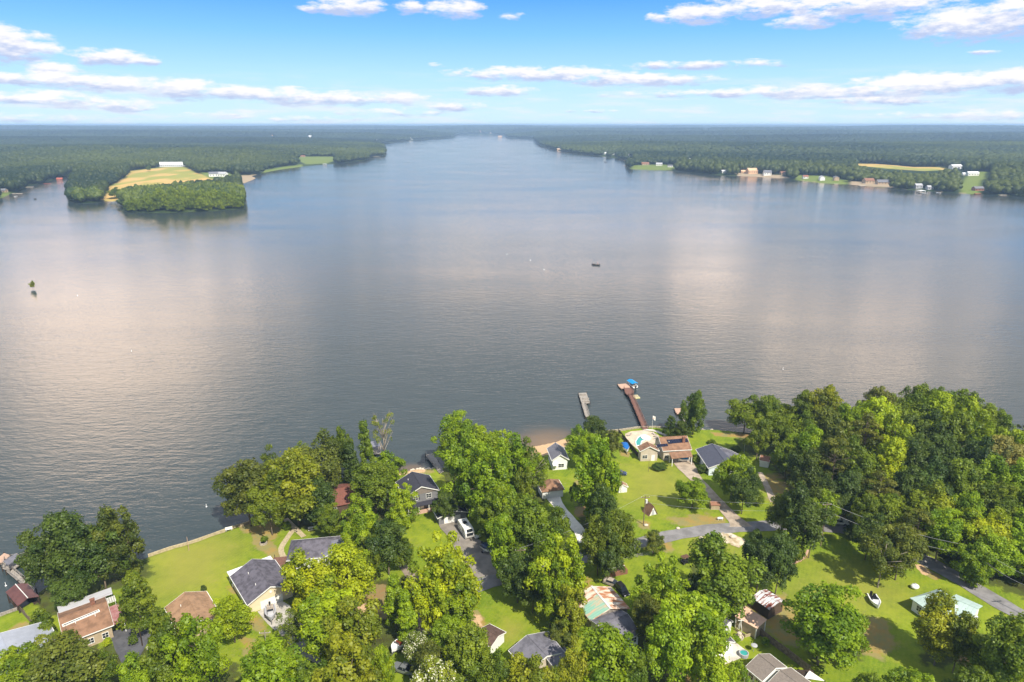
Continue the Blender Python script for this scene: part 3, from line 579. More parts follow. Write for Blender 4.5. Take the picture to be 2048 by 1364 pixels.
# ------------------------------------------------------------------ near trees:  foot x, foot y, top y, crown width (photo px)
T = [
(112,1196,1040,100,'round','drk','dark green tree at the water beside the red boathouse roof'),
(160,1190,1024,120,'round','drk','broad dark tree in the middle of the waterfront clump left of the big lawn'),
(212,1178,1052,100,'round','drk','dark blue green tree right of centre in the waterfront clump by the big lawn'),
(256,1160,1005,98,'tall','olv','tall olive green tree at the right end of the waterfront clump by the lawn'),
(150,1222,1148,70,'round','drk','low dark tree between the waterfront clump and the brown roofed house'),
(286,1262,1148,92,'cone','mid','cone shaped green tree between the pink carport roof and the lawn'),
(45,1405,1298,105,'round','bri','bright tree covering the corner of the grey metal roof'),
(150,1420,1270,150,'round','olv','broad olive tree in front of the brown roofed house with the skylight'),
(215,1400,1300,80,'loose','mid','smaller loose crowned tree in front of the asphalt yard'),
(350,1420,1232,110,'tall','mid','tall shaggy tree just below the tan roofed house'),
(425,1430,1225,120,'tall','bri','tall bright tree hiding the right corner of the tan roofed house'),
(470,1285,1195,90,'round','yel','yellow green tree at the front left corner of the cream gabled house'),
(300,1420,1310,90,'round','bri','bright low tree at the bottom below the asphalt yard'),
(550,1450,1290,140,'round','bri','bright green tree at the bottom below the gravel drive'),
(640,1440,1318,90,'round','mid','green tree at the bottom edge right of the gravel drive'),
(585,1300,1215,60,'loose','mid','thin tree standing beside the boat at the cream gabled house'),
(635,1240,1100,110,'round','yel','bright yellow tree in front of the slate hip roofed house'),
(705,1235,1085,120,'round','yel','larger bright yellow tree right of the slate hip roofed house'),
(660,1330,1185,130,'round','yel','yellow green tree below the two bright yellow ones'),
(728,1345,1190,130,'tall','oly','tall olive yellow tree left of the shaded dirt yard'),
(700,1450,1262,150,'tall','oly','big olive yellow tree at the bottom left of the small white and red boat'),
(792,1262,1155,52,'slim','bri','slim bright tree beside the shaded dirt yard'),
(815,1290,1185,50,'slim','bri','slim bright tree between the dirt yard and the narrow lane'),
(892,1250,1060,132,'tall','yel','huge bright yellow green tree in front of the grey driveway'),
(868,1262,1120,80,'tall','yel','yellow green tree leaning on the left of the huge yellow green tree'),
(915,1268,1170,90,'tall','bri','lower bright tree under the huge yellow green tree'),
(778,1150,1040,92,'round','drk','dark round tree below the dark grey two storey house'),
(750,1160,1065,60,'round','mid','green tree left of the dark round tree below the dark grey two storey house'),
(806,1140,1075,50,'round','mid','small green tree at the edge of the shaded lawn of the dark grey house'),
(720,1080,985,78,'tall','bri','bright tree just right of the red brown roofed house'),
(735,1130,1018,80,'tall','bri','bright feathery tree below the red brown roofed house'),
(752,1025,920,95,'round','mid','green tree filling the gap between the red brown roof and the dark grey house'),
(808,1050,965,72,'tall','bri','bright tree covering the left wall of the dark grey two storey house'),
(780,985,905,70,'tall','bri','bright tree top left of the ridge of the dark grey two storey house'),
(660,1075,1010,60,'round','mid','small green tree left of the path lawn near the picnic table'),
(502,1052,915,112,'round','olv','olive tree at the water on the left end of the point with the boardwalk'),
(545,1070,955,80,'round','mid','green tree hanging over the bank above the red soil'),
(598,1050,905,130,'round','oly','broad golden olive tree in the middle of the point with the boardwalk'),
(560,1000,883,60,'loose','mid','loose green tree at the water behind the golden olive tree'),
(608,985,882,60,'loose','mid','pale loose tree at the water behind the golden olive tree'),
(648,1000,870,95,'round','olv','olive tree at the water left of the red brown roof'),
(640,1055,960,80,'round','drk','dark tree against the left wall of the red brown roofed house'),
(693,972,852,48,'tall','mid','green tall tree on the water in front of the red brown roof'),
(706,985,890,44,'slim','drk','thin dark tree leaning over the red brown roof'),
(735,965,845,38,'slim','mid','slim column tree on the water left of the half bare tree'),
(770,935,826,56,'bare','oly','half bare tree with pale twigs at the water'),
(912,945,823,92,'round','bri','round green tree at the water beside the small grey dock'),
(958,950,845,80,'round','bri','green tree at the water right of the round one by the small grey dock'),
(1000,940,856,56,'tall','yel','light yellow tree at the water in the middle of the central clump'),
(925,1022,868,110,'tall','bri','very tall bright tree on the left of the central clump behind the garage'),
(975,1050,880,110,'tall','bri','very tall bright tree in the middle of the central clump'),
(1020,1010,868,90,'tall','bri','tall bright tree at the right of the central clump'),
(1065,1000,872,84,'loose','mid','airy green tree with pale branches left of the white house'),
(893,1045,985,52,'round','drk','dark tree over the right half of the dark garage roof'),
(988,1090,990,66,'tall','mid','green tree right of the parked camper'),
(1010,1080,960,80,'tall','bri','green tree behind the camper drive left of the concrete drive'),
(1050,1035,930,60,'tall','mid','green tree left of the brown hip roofed garage'),
(1078,960,905,50,'loose','bri','small bright tree between the beach and the brown hip roofed garage'),
(1010,1150,1020,84,'tall','bri','bright tree right of the boat with the blue cover'),
(1050,1145,992,110,'round','mid','broad green tree at the left edge of the concrete drive'),
(1105,1120,1010,78,'round','mid','green tree leaning over the concrete drive'),
(1035,1205,1110,88,'round','drk','dark blue green tree between the road and the yellow tree'),
(1065,1225,1130,70,'round','drk','dark tree in the shade below the yellow tree by the rusty barn'),
(1120,1235,1058,118,'tall','yel','tall yellow tree left of the rusty barn'),
(1100,1255,1120,80,'tall','bri','bright tree on the left flank of the tall yellow tree by the rusty barn'),
(1140,1285,1165,80,'tall','oly','olive tree touching the left eave of the rusty barn'),
(1188,1045,870,100,'tall','bri','tall bright tree between the white house and the big lawn'),
(1215,1060,900,66,'tall','bri','bright tree at the right of the tall pair beside the big lawn'),
(1165,940,850,60,'round','bri','green tree above the white house beside the beach'),
(1187,915,833,60,'round','drk','dark tree at the end of the weathered grey dock'),
(1222,920,858,46,'round','olv','olive tree left of the boat with the blue cover on the lawn'),
(1205,1080,965,66,'round','drk','dark lower tree under the tall pair beside the big lawn'),
(1195,1150,1025,80,'round','mid','dark green tree where the road goes under the trees'),
(1235,1140,1022,74,'round','mid','dark green tree on the road edge beside the utility pole lawn'),
(1218,1165,1080,60,'round','drk','dark tree above the brick pit'),
(1385,870,778,54,'tall','mid','feathery green tree standing alone at the water by the tan swim platform'),
(1340,872,832,34,'cone','drk','small dark cone tree behind the house with solar panels'),
(1362,878,842,40,'round','drk','small dark round tree behind the ridge of the house with solar panels'),
(1383,1018,957,70,'round','bri','round bright tree alone on the big lawn'),
(1462,1000,907,84,'round','bri','bright tree right of the brown driveway and below the slate blue roofed house'),
(1483,1028,938,58,'round','drk','dark grey green tree right of the brown driveway'),
(1512,1010,975,32,'bush','mid','low green bush right of the dark grey green tree by the driveway'),
(1307,1108,1064,50,'round','olv','small olive tree on the near edge of the road'),
(1277,1108,1094,14,'bush','mid','tiny shrub beside the small olive tree on the road edge'),
(1600,1110,978,100,'round','drk','large dark tree standing over the middle of the road'),
(1560,1080,985,66,'round','mid','green tree on the left side of the large dark tree over the road'),
(1590,1125,1085,40,'bush','mid','small bush below the large dark tree over the road'),
(1641,1065,980,62,'round','bri','bright tree behind the large dark tree over the road'),
(1440,1230,1085,152,'round','mid','very large green tree left of the twin dense dark trees'),
(1395,1235,1150,80,'round','drk','dark tree under the left side of the very large green tree'),
(1512,1186,1072,72,'round','blu','left one of the twin dense dark trees above the striped shed'),
(1550,1188,1064,74,'round','blu','right one of the twin dense dark trees above the striped shed'),
(1320,1270,1105,106,'tall','bri','tall bright tree right of the black van'),
(1290,1290,1190,70,'round','olv','olive tree right of the grey roof joined to the rusty barn'),
(1385,1370,1188,150,'round','bri','very broad bright green tree left of the grey striped shed'),
(1330,1400,1210,110,'round','bri','bright green tree left of the very broad one'),
(1420,1440,1290,90,'round','bri','bright tree at the bottom beside the white garden furniture'),
(1210,1420,1255,150,'round','bri','round bright green tree below the grey roof joined to the rusty barn'),
(1265,1440,1300,80,'round','mid','green tree at the bottom right of the round bright one'),
(1145,1440,1300,80,'round','oly','olive tree at the bottom right of the slate L shaped roof'),
(1050,1450,1312,110,'round','oly','olive yellow tree at the bottom below the slate L shaped roof'),
(1110,1440,1335,70,'round','mid','green tree at the bottom between two olive ones'),
(1120,1300,1245,60,'round','olv','small olive tree right of the slate L shaped roof'),
(940,1390,1252,110,'round','mid','dark green tree left of the small brown shed roof'),
(985,1420,1300,70,'round','mid','green tree directly below the small brown shed roof'),
(895,1330,1232,80,'round','bri','bright tree between the narrow lane and the small brown shed roof'),
(838,1335,1265,66,'bloom','mid','tree speckled with cream flowers beside the small white and red boat'),
(858,1375,1285,70,'round','olv','olive tree between the two trees speckled with cream flowers'),
(872,1440,1318,96,'bloom','oly','rounded tree covered in cream flowers at the bottom edge'),
(770,1400,1290,50,'round','bri','bright tree left of the small white and red boat'),
(1635,1330,1172,160,'round','bri','very wide bright green tree on the lawn right of the board fence'),
(1682,1330,1215,90,'round','bri','bright tree on the right flank of the very wide one'),
(1868,1330,1198,110,'round','oly','grey green tree in front of the pale green roof'),
(1905,1345,1225,80,'round','mid','green tree right of centre in front of the pale green roof'),
(1755,1175,1050,100,'loose','olv','big grey olive tree with pale branches on the lawn by the road'),
(1790,1160,1045,90,'round','olv','olive tree beside the one with pale branches by the road'),
(1730,1120,1025,70,'round','drk','dark tree hiding the front of the white pickup'),
(1700,1075,1050,34,'bush','drk','small dark bush in front of the white pickup'),
(1985,1420,1225,120,'round','mid','large green tree at the bottom right corner'),
(2040,1400,1200,90,'round','bri','bright tree at the right edge below the road'),
(1965,1380,1280,70,'round','drk','dark tree in front of the white porch canopy'),
(1930,1440,1335,90,'round','mid','green tree at the bottom edge near the right corner'),
(1800,1450,1340,100,'round','bri','bright tree at the bottom edge below the pale green roof'),
(1720,1450,1345,80,'round','mid','green tree top at the bottom edge right of the white shade sail'),
(1480,1430,1325,80,'loose','bri','thin tree in front of the brown roof with patio'),
(1440,1440,1350,60,'loose','mid','thin tree at the bottom left of the brown roof with patio'),
(1530,1290,1276,18,'bush','bri','small bush beside the board fence'),
(1470,1285,1272,22,'bush','bri','low shrub in the round flower bed'),
(85,1262,1215,40,'bush','mid','shrub row beside the board fence, nearest the boathouse'),
(98,1282,1238,42,'bush','mid','shrub in the middle of the row left of the brown roofed house'),
(112,1300,1262,36,'bush','mid','shrub at the lower end of the row left of the brown roofed house'),
(216,1290,1278,20,'bush','yel','small yellow shrub at the lower corner of the brown roofed house'),
(318,1315,1280,40,'bush','bri','bright bush right of the utility pole in the asphalt yard'),
(408,1182,1174,12,'bush','drk','tiny dark bush beside the tan roofed house'),
(1320,938,925,36,'bush','drk','clipped hedge at the front wall of the house with solar panels'),
(1392,925,908,22,'bush','mid','shrub beside the open porch of the house with solar panels'),
(1405,945,925,28,'bush','drk','bush in front of the white wall of the slate blue roofed house'),
(1423,888,878,18,'bush','mid','shrub behind the slate blue roofed house'),
(1470,905,890,28,'bush','drk','bush at the right corner of the slate blue roofed house'),
(1148,1010,965,22,'round','drk','small dark tree on the lawn beside the concrete drive'),
(1510,1085,1055,30,'bush','drk','dark bush by the road end of the broken concrete pad'),
(575,1060,1040,20,'bush','bri','bright shrub beside the boardwalk'),
(530,1085,1070,16,'bush','mid','weeds at the top of the red soil bank'),
(1000,905,882,40,'bush','mid','green shrub on the beach left of the white house'),
]
for a in T: tree(*a)
# the wood at the right, in rows from the water towards the road
ROWS = [('waterfront', 872, [(1492,795,70,'mid'),(1530,790,62,'mid'),(1570,806,60,'mid'),(1600,778,56,'mid'),(1640,764,78,'oly'),(1680,808,44,'bri'),(1712,800,50,'bri'),(1748,770,62,'olv'),(1790,775,50,'mid'),(1828,766,60,'mid'),(1868,768,60,'mid'),(1905,774,62,'mid'),(1945,785,60,'mid'),(1985,818,44,'mid')]),
 ('second', 915, [(1508,830,50,'mid'),(1550,828,70,'mid'),(1590,820,66,'mid'),(1640,815,76,'olv'),(1690,806,70,'bri'),(1745,795,80,'yel'),(1800,790,84,'mid'),(1850,785,80,'yel'),(1905,790,80,'yel'),(1955,812,70,'mid'),(2005,835,60,'mid'),(2040,815,44,'olv'),(2085,830,60,'mid')]),
 ('third', 958, [(1565,872,62,'mid'),(1610,848,72,'bri'),(1665,838,78,'olv'),(1720,832,78,'olv'),(1775,826,80,'yel'),(1830,818,84,'drk'),(1885,822,80,'mid'),(1938,838,80,'bri'),(1992,850,80,'bri'),(2045,846,76,'bri'),(2100,860,70,'mid')]),
 ('fourth', 1003, [(1605,895,70,'drk'),(1655,875,76,'olv'),(1712,880,76,'mid'),(1768,878,70,'yel'),(1815,868,72,'drk'),(1868,868,84,'drk'),(1925,872,80,'blu'),(1985,872,84,'tan'),(2040,880,80,'bri'),(2095,890,70,'bri')]),
 ('fifth', 1050, [(1640,960,60,'drk'),(1690,945,76,'blu'),(1745,945,80,'olv'),(1800,930,76,'drk'),(1852,925,72,'blu'),(1905,920,84,'mid'),(1965,915,88,'bri'),(2025,920,84,'bri'),(2085,930,80,'mid')]),
 ('sixth', 1082, [(1728,990,64,'mid'),(1760,985,80,'mid'),(1815,985,80,'mid'),(1870,972,76,'oly'),(1920,975,76,'bri'),(1975,962,84,'mid'),(2035,965,84,'bri'),(2090,980,80,'bri')]),
 ('roadside', 1118, [(1822,1022,72,'olv'),(1868,1015,76,'bri'),(1920,1020,84,'yel'),(1975,1025,80,'yel'),(2032,1020,84,'bri')]),
 ('lowest roadside', 1162, [(1930,1078,66,'bri'),(1985,1070,84,'bri'),(2042,1065,84,'bri')])]
TW = {'mid': 'mid green', 'oly': 'golden olive', 'bri': 'bright green', 'yel': 'yellow green', 'olv': 'dull olive', 'drk': 'dark green', 'blu': 'dark blue green', 'tan': 'tan flowered'}
ORD = ['first', 'second', 'third', 'fourth', 'fifth', 'sixth', 'seventh', 'eighth', 'ninth', 'tenth', 'eleventh', 'twelfth', 'thirteenth', 'fourteenth']
for rn, by, L_ in ROWS:
    for i, (x, top, w, tn) in enumerate(L_):
        k = 'pine' if tn == 'olv' and (i+by) % 3 else 'round' if tn in ('mid', 'drk', 'blu', 'tan') or i % 2 else 'tall'
        dy = max(0, (x-1850)*.16) if by < 1000 else 0
        tree(x+rnd.uniform(-5, 5), by+rnd.uniform(-6, 6)+dy, top+rnd.uniform(-3, 3), w*1.08, k, tn,
             '%s tree, %s from left in the %s row of the right wood' % (TW[tn], ORD[i], rn), group='trees of the wood at the right')
# ------------------------------------------------------------------ the far wood
HOUSES_FAR = [  # px, py, width m, length m, turn deg, wall height, wall, roof, label
 (345,333,20,62,0,5,'white metal','white metal','long low white barn behind the golden field'),
 (428,353,12,18,15,6,'white paint','far grey','left half of the pale farmhouse beside the golden field'),
 (446,353,12,18,-10,6,'white paint','pale grey','right half of the pale farmhouse beside the golden field'),
 (606,314,8,14,5,3,'far tan','far brown','small brown house at the top of the far green field'),
 (120,361,8,10,20,3,'far brick','far red','red roofed boathouse at the end of the narrow cove'),
 (8,384,8,9,0,3,'far tan','far grey','small house at the left edge of the cove'),
 (1290,330,11,20,5,4,'far tan','far brown','brown house on the small point at the right shore'),
 (1318,331,11,16,-8,4,'white paint','pale grey','pale house on the small point at the right shore'),
 (1340,334,8,12,0,3,'white paint','far grey','small pale cottage by the water on the right point'),
 (1381,320,9,12,0,3,'white paint','white metal','white house half hidden in the right shore wood'),
 (1447,347,7,10,5,4,'white paint','white metal','small white house left of the large peach house'),
 (1486,346,8,10,0,4,'far peach','far peach','small peach outbuilding beside the large peach house'),
 (1503,347,16,22,8,7,'far peach','far peach','large peach house on the right shore'),
 (1534,350,14,16,-10,6,'white paint','far grey','white and grey house right of the large peach house'),
 (1565,349,9,12,10,4,'far tan','far brown','small tan house right of the white and grey house'),
 (1610,358,8,10,0,4,'white paint','far brick','small red roofed cottage on the right shore'),
 (1643,362,9,14,80,6,'white paint','pale grey','steep pale gabled house on the right shore'),
 (1671,364,9,13,80,6,'far tan','far grey','steep dark gabled house on the right shore'),
 (1736,366,13,18,5,5,'far tan','far brown','brown roofed house above the sandy bank'),
 (1765,368,13,22,-5,4,'far tan','far grey','wide grey roofed house above the sandy bank'),
 (1835,379,9,12,0,5,'pale grey','pale grey','two storey pale grey house behind the roofed dock'),
 (1858,381,8,10,0,4,'pale grey','pale grey','second pale grey house right of the roofed dock'),
 (1910,338,10,34,25,7,'white metal','white metal','big white arched barn above the right wood'),
 (1944,351,10,22,0,5,'white paint','white metal','white farm building on the far right lawn'),
 (1927,350,6,8,10,3,'white paint','white metal','small white shed left of the farm building on the far right lawn'),
 (1955,381,9,16,5,4,'far brick','far grey','dark grey roofed house on the far right lawn by the water'),
 (1210,308,9,14,0,4,'white paint','white metal','white building in the far right bay, left one'),
 (1228,309,9,12,0,4,'white paint','white metal','white building in the far right bay, right one'),
 (1118,300,11,18,0,4,'far peach','far tan','pale tan house at the far right shore before the narrows'),
 (1259,313,10,14,0,5,'white paint','far grey','tall white gabled house behind the far right bay'),
 (546,279,18,26,0,7,'far peach','far peach','pale building far off across the back arm of the lake'),
 (620,279,22,32,0,8,'white paint','white metal','white building far off across the back arm of the lake'),
 (752,283,16,24,0,6,'white paint','white metal','white house where the headland meets the far shore'),
 (822,278,18,30,0,7,'white paint','white metal','white house on the far shore left of the end of the lake'),
 (1000,269.5,18,34,0,8,'far tan','far peach','pale building at the far end of the lake'),
 (982,269.5,16,30,0,8,'far tan','pale grey','white building at the far end of the lake'),
 (962,269,30,50,0,10,'far tan','far brown','brown building at the far end of the lake')]
CLEAR = []
for h in HOUSES_FAR:
    q = GF(h[0], h[1]); CLEAR.append((q.x, q.y, h[3]*.5+5))
def crown_blob(sub, seed):
    import bmesh
    bm = bmesh.new(); bmesh.ops.create_icosphere(bm, subdivisions=sub, radius=1)
    v = np.array([x.co[:] for x in bm.verts]); f = np.array([[x.index for x in y.verts] for y in bm.faces]); bm.free()
    g = np.random.default_rng(seed); return v, f
def scatter():
    g = np.random.default_rng(5); PX = []; 
    r = 780.; 
    while r < 21000:
        sp = max(8.5, r*.0055); th = np.radians(np.arange(-41, 41, math.degrees(sp/r)))
        th = th + g.normal(size=len(th))*sp/r*.3; rr = r + g.normal(size=len(th))*sp*.3
        PX.append(np.stack([rr*np.sin(th), rr*np.cos(th), np.full(len(th), sp)], -1)); r += sp*.85
    A = np.concatenate(PX); x, y, sp = A.T; x = x+g.normal(size=len(x))*sp*.3; y = y+g.normal(size=len(x))*sp*.3
    z, d = h_far(x, y); keep = d > .5+sp*.1
    for i, (k, pts) in enumerate(FPOLY):
        for q in ((1., 1.05, 1.1, 1.15) if i in (1, 3, 4) else (1.,)): keep &= ~inside(x*q, y*q, pts)
    for cx, cy, rad in CLEAR:
        # clear ground around the house and on the viewer's side of it
        ux, uy = -cx, -cy; n = math.hypot(ux, uy); ux /= n; uy /= n
        t = (x-cx)*ux+(y-cy)*uy; s = np.abs((x-cx)*-uy+(y-cy)*ux)
        keep &= ~((t > -rad) & (t < max(50, n*.14)) & (s < rad*.95))
    keep &= g.random(len(x)) > .12*(1+np.sin(x*.03)*np.sin(y*.02))
    A = np.stack([x, y, z, sp], -1)[keep]
    # thin strips of lone trees kept beside the field
    return A
def far_forest():
    A = scatter(); g = np.random.default_rng(8); n = len(A)
    dist = np.hypot(A[:, 0], A[:, 1])
    big = np.sin(A[:, 0]*.013+1)+np.sin(A[:, 1]*.011+A[:, 0]*.004)+g.normal(size=n)*.9
    # stands of paler and darker wood, with cloud shadows painted into the tone
    stand_shade = np.clip(.42+.4*np.sin(A[:, 0]*.0035+A[:, 1]*.002+2+np.sin(A[:,1]*.002))*np.sin(A[:, 1]*.0042+1+np.sin(A[:,0]*.0013)*1.5)+.22*np.sin(A[:,0]*.021+np.sin(A[:,1]*.013)*2)*np.sin(A[:,1]*.017+A[:,0]*.006)+np.where(dist > 1600, .06, .15)*g.normal(size=n), 0, 1)
    hgt = np.where(dist < 3000, 12+6*g.random(n)+2.0*big, 16+4*g.random(n))*np.where(dist < 3000, 1, 1+np.clip((dist-3000)/8000, 0, .6))
    rad = A[:, 3]*(.5+.24*g.random(n)+.35*g.random(n)**5); rad = np.maximum(rad, 4.2)
    order = np.argsort(dist); A = A[order]; stand_shade = stand_shade[order]; hgt = hgt[order]; rad = rad[order]; dist = dist[order]
    NI = max(0, 296-tcount); lab_done = 0
    # individually built: the nearest ones
    protos = [PROT['round'][i][0] for i in range(4)]
    for i in range(NI):
        x, y, z, sp = A[i]; o = link('tree', protos[i % 4]); o.location = (x, y, z-hgt[i]*.2); o.rotation_euler = (0, 0, i*1.7)
        kk = .8+.5*g.random(); w = rad[i]*2.6*(.8+.45*g.random()); o.scale = (w, w, hgt[i]*1.2*kk); s = stand_shade[i]
        o.color = (.10+.15*s, .165+.17*s, .014, 1)
        px = 1024+FOC*x/(y*math.cos(TILT)+(CAMH-z)*math.sin(TILT))
        if px < 600: tag(o, 'green tree in the front of the grove on the point by the golden field', 'tree', 'grove on the point by the golden field')
        else: tag(o, 'green tree at the very edge of the water on the far right shore', 'tree', 'trees edging the far right shore')
    A = A[NI:]; stand_shade = stand_shade[NI:]; hgt = hgt[NI:]; rad = rad[NI:]; dist = dist[NI:]
    for nm, sub, sel in (('woodland', 3, dist < 1250), ('forest', 2, (dist >= 1250) & (dist < 3600)), ('distant_forest', 1, dist >= 3600)):
        v0, f0 = crown_blob(sub, 3); V = []; F = []; TN = []; a = A[sel]; hh = hgt[sel]; rd = rad[sel]; st = stand_shade[sel]; m = len(a)
        nv = len(v0)
        amp = {3: .28, 2: .22, 1: .12}[sub]
        ph = g.random((m, 1))*50
        nz = 1 + amp*np.sin(v0[None, :, 0]*5+ph)*np.sin(v0[None, :, 1]*5+ph*2)*np.cos(v0[None, :, 2]*4+ph) + amp*.45*g.normal(size=(m, nv))
        p = v0[None]*nz[..., None]
        p = p*np.stack([rd*1.05, rd*1.05, hh*.42], -1)[:, None, :] + np.stack([a[:, 0], a[:, 1], a[:, 2]+hh*.6], -1)[:, None, :]
        f = (f0[None]+(np.arange(m)*nv)[:, None, None]).reshape(-1, 3)
        tn = np.repeat(st, len(f0))+g.normal(size=m*len(f0))*(.14 if sub == 3 else .08 if sub == 2 else .04)
        me = np_mesh(nm, p.reshape(-1, 3), f, LEAFFAR, {'tone': ('FACE', np.clip(tn, 0, 1))}, nper=3)
        o = link(nm, me); o.color = {'woodland': (.088, .125, .019, 1), 'forest': (.046, .066, .015, 1), 'distant_forest': (.023, .038, .016, 1)}[nm]
        tag(o, {'woodland': 'green deciduous woods along the nearer far shores', 'forest': 'dense forest behind the far shores', 'distant_forest': 'hazy forest stretching to the horizon'}[nm], 'forest', kind='stuff')
        print(nm, m, len(f))
far_forest()
# lone trees: one in the golden field, one standing in the lake
def lone(px, py, h, w, tint, label, f=GF):
    q = f(px, py); e = empty('tree', q, 1.0, label, 'tree'); cm, tm = PROT['round'][1]
    c = link('crown', cm, e); k = link('trunk', tm, e)
    for o in (c, k): o.scale = (w, w, h)
    c.color = (*TINT[tint], 1); return e
lone(298, 343, 15, 13, 'mid', 'lone dark tree in the golden field in front of the white barn')
lone(231, 400, 17, 22, 'mid', 'round tree standing apart at the tip of the golden field')
e = lone(66, 578, 6.0, 4.2, 'oly', 'small leafy tree growing alone out of the lake', f=lambda a, b: P(a, b, 0))
# ------------------------------------------------------------------ air
def build_haze():
    m = bpy.data.materials.new('haze'); m.use_nodes = True; t = m.node_tree; t.nodes.remove(t.nodes['Principled BSDF'])
    v = N(t, 'ShaderNodeVolumePrincipled'); v.inputs['Color'].default_value = (.47, .69, 1, 1); v.inputs['Density'].default_value = HAZE; v.inputs['Anisotropy'].default_value = .0
    t.links.new(v.outputs[0], [n for n in t.nodes if n.type == 'OUTPUT_MATERIAL'][0].inputs['Volume'])
    b = MB(); b.box(-27000, 27000, -300, 27000, -7.5, 119)
    tag(b.build('haze', m), 'thin blue haze over the lake and woods', kind='stuff')
HAZE = 1.08e-4
build_haze()
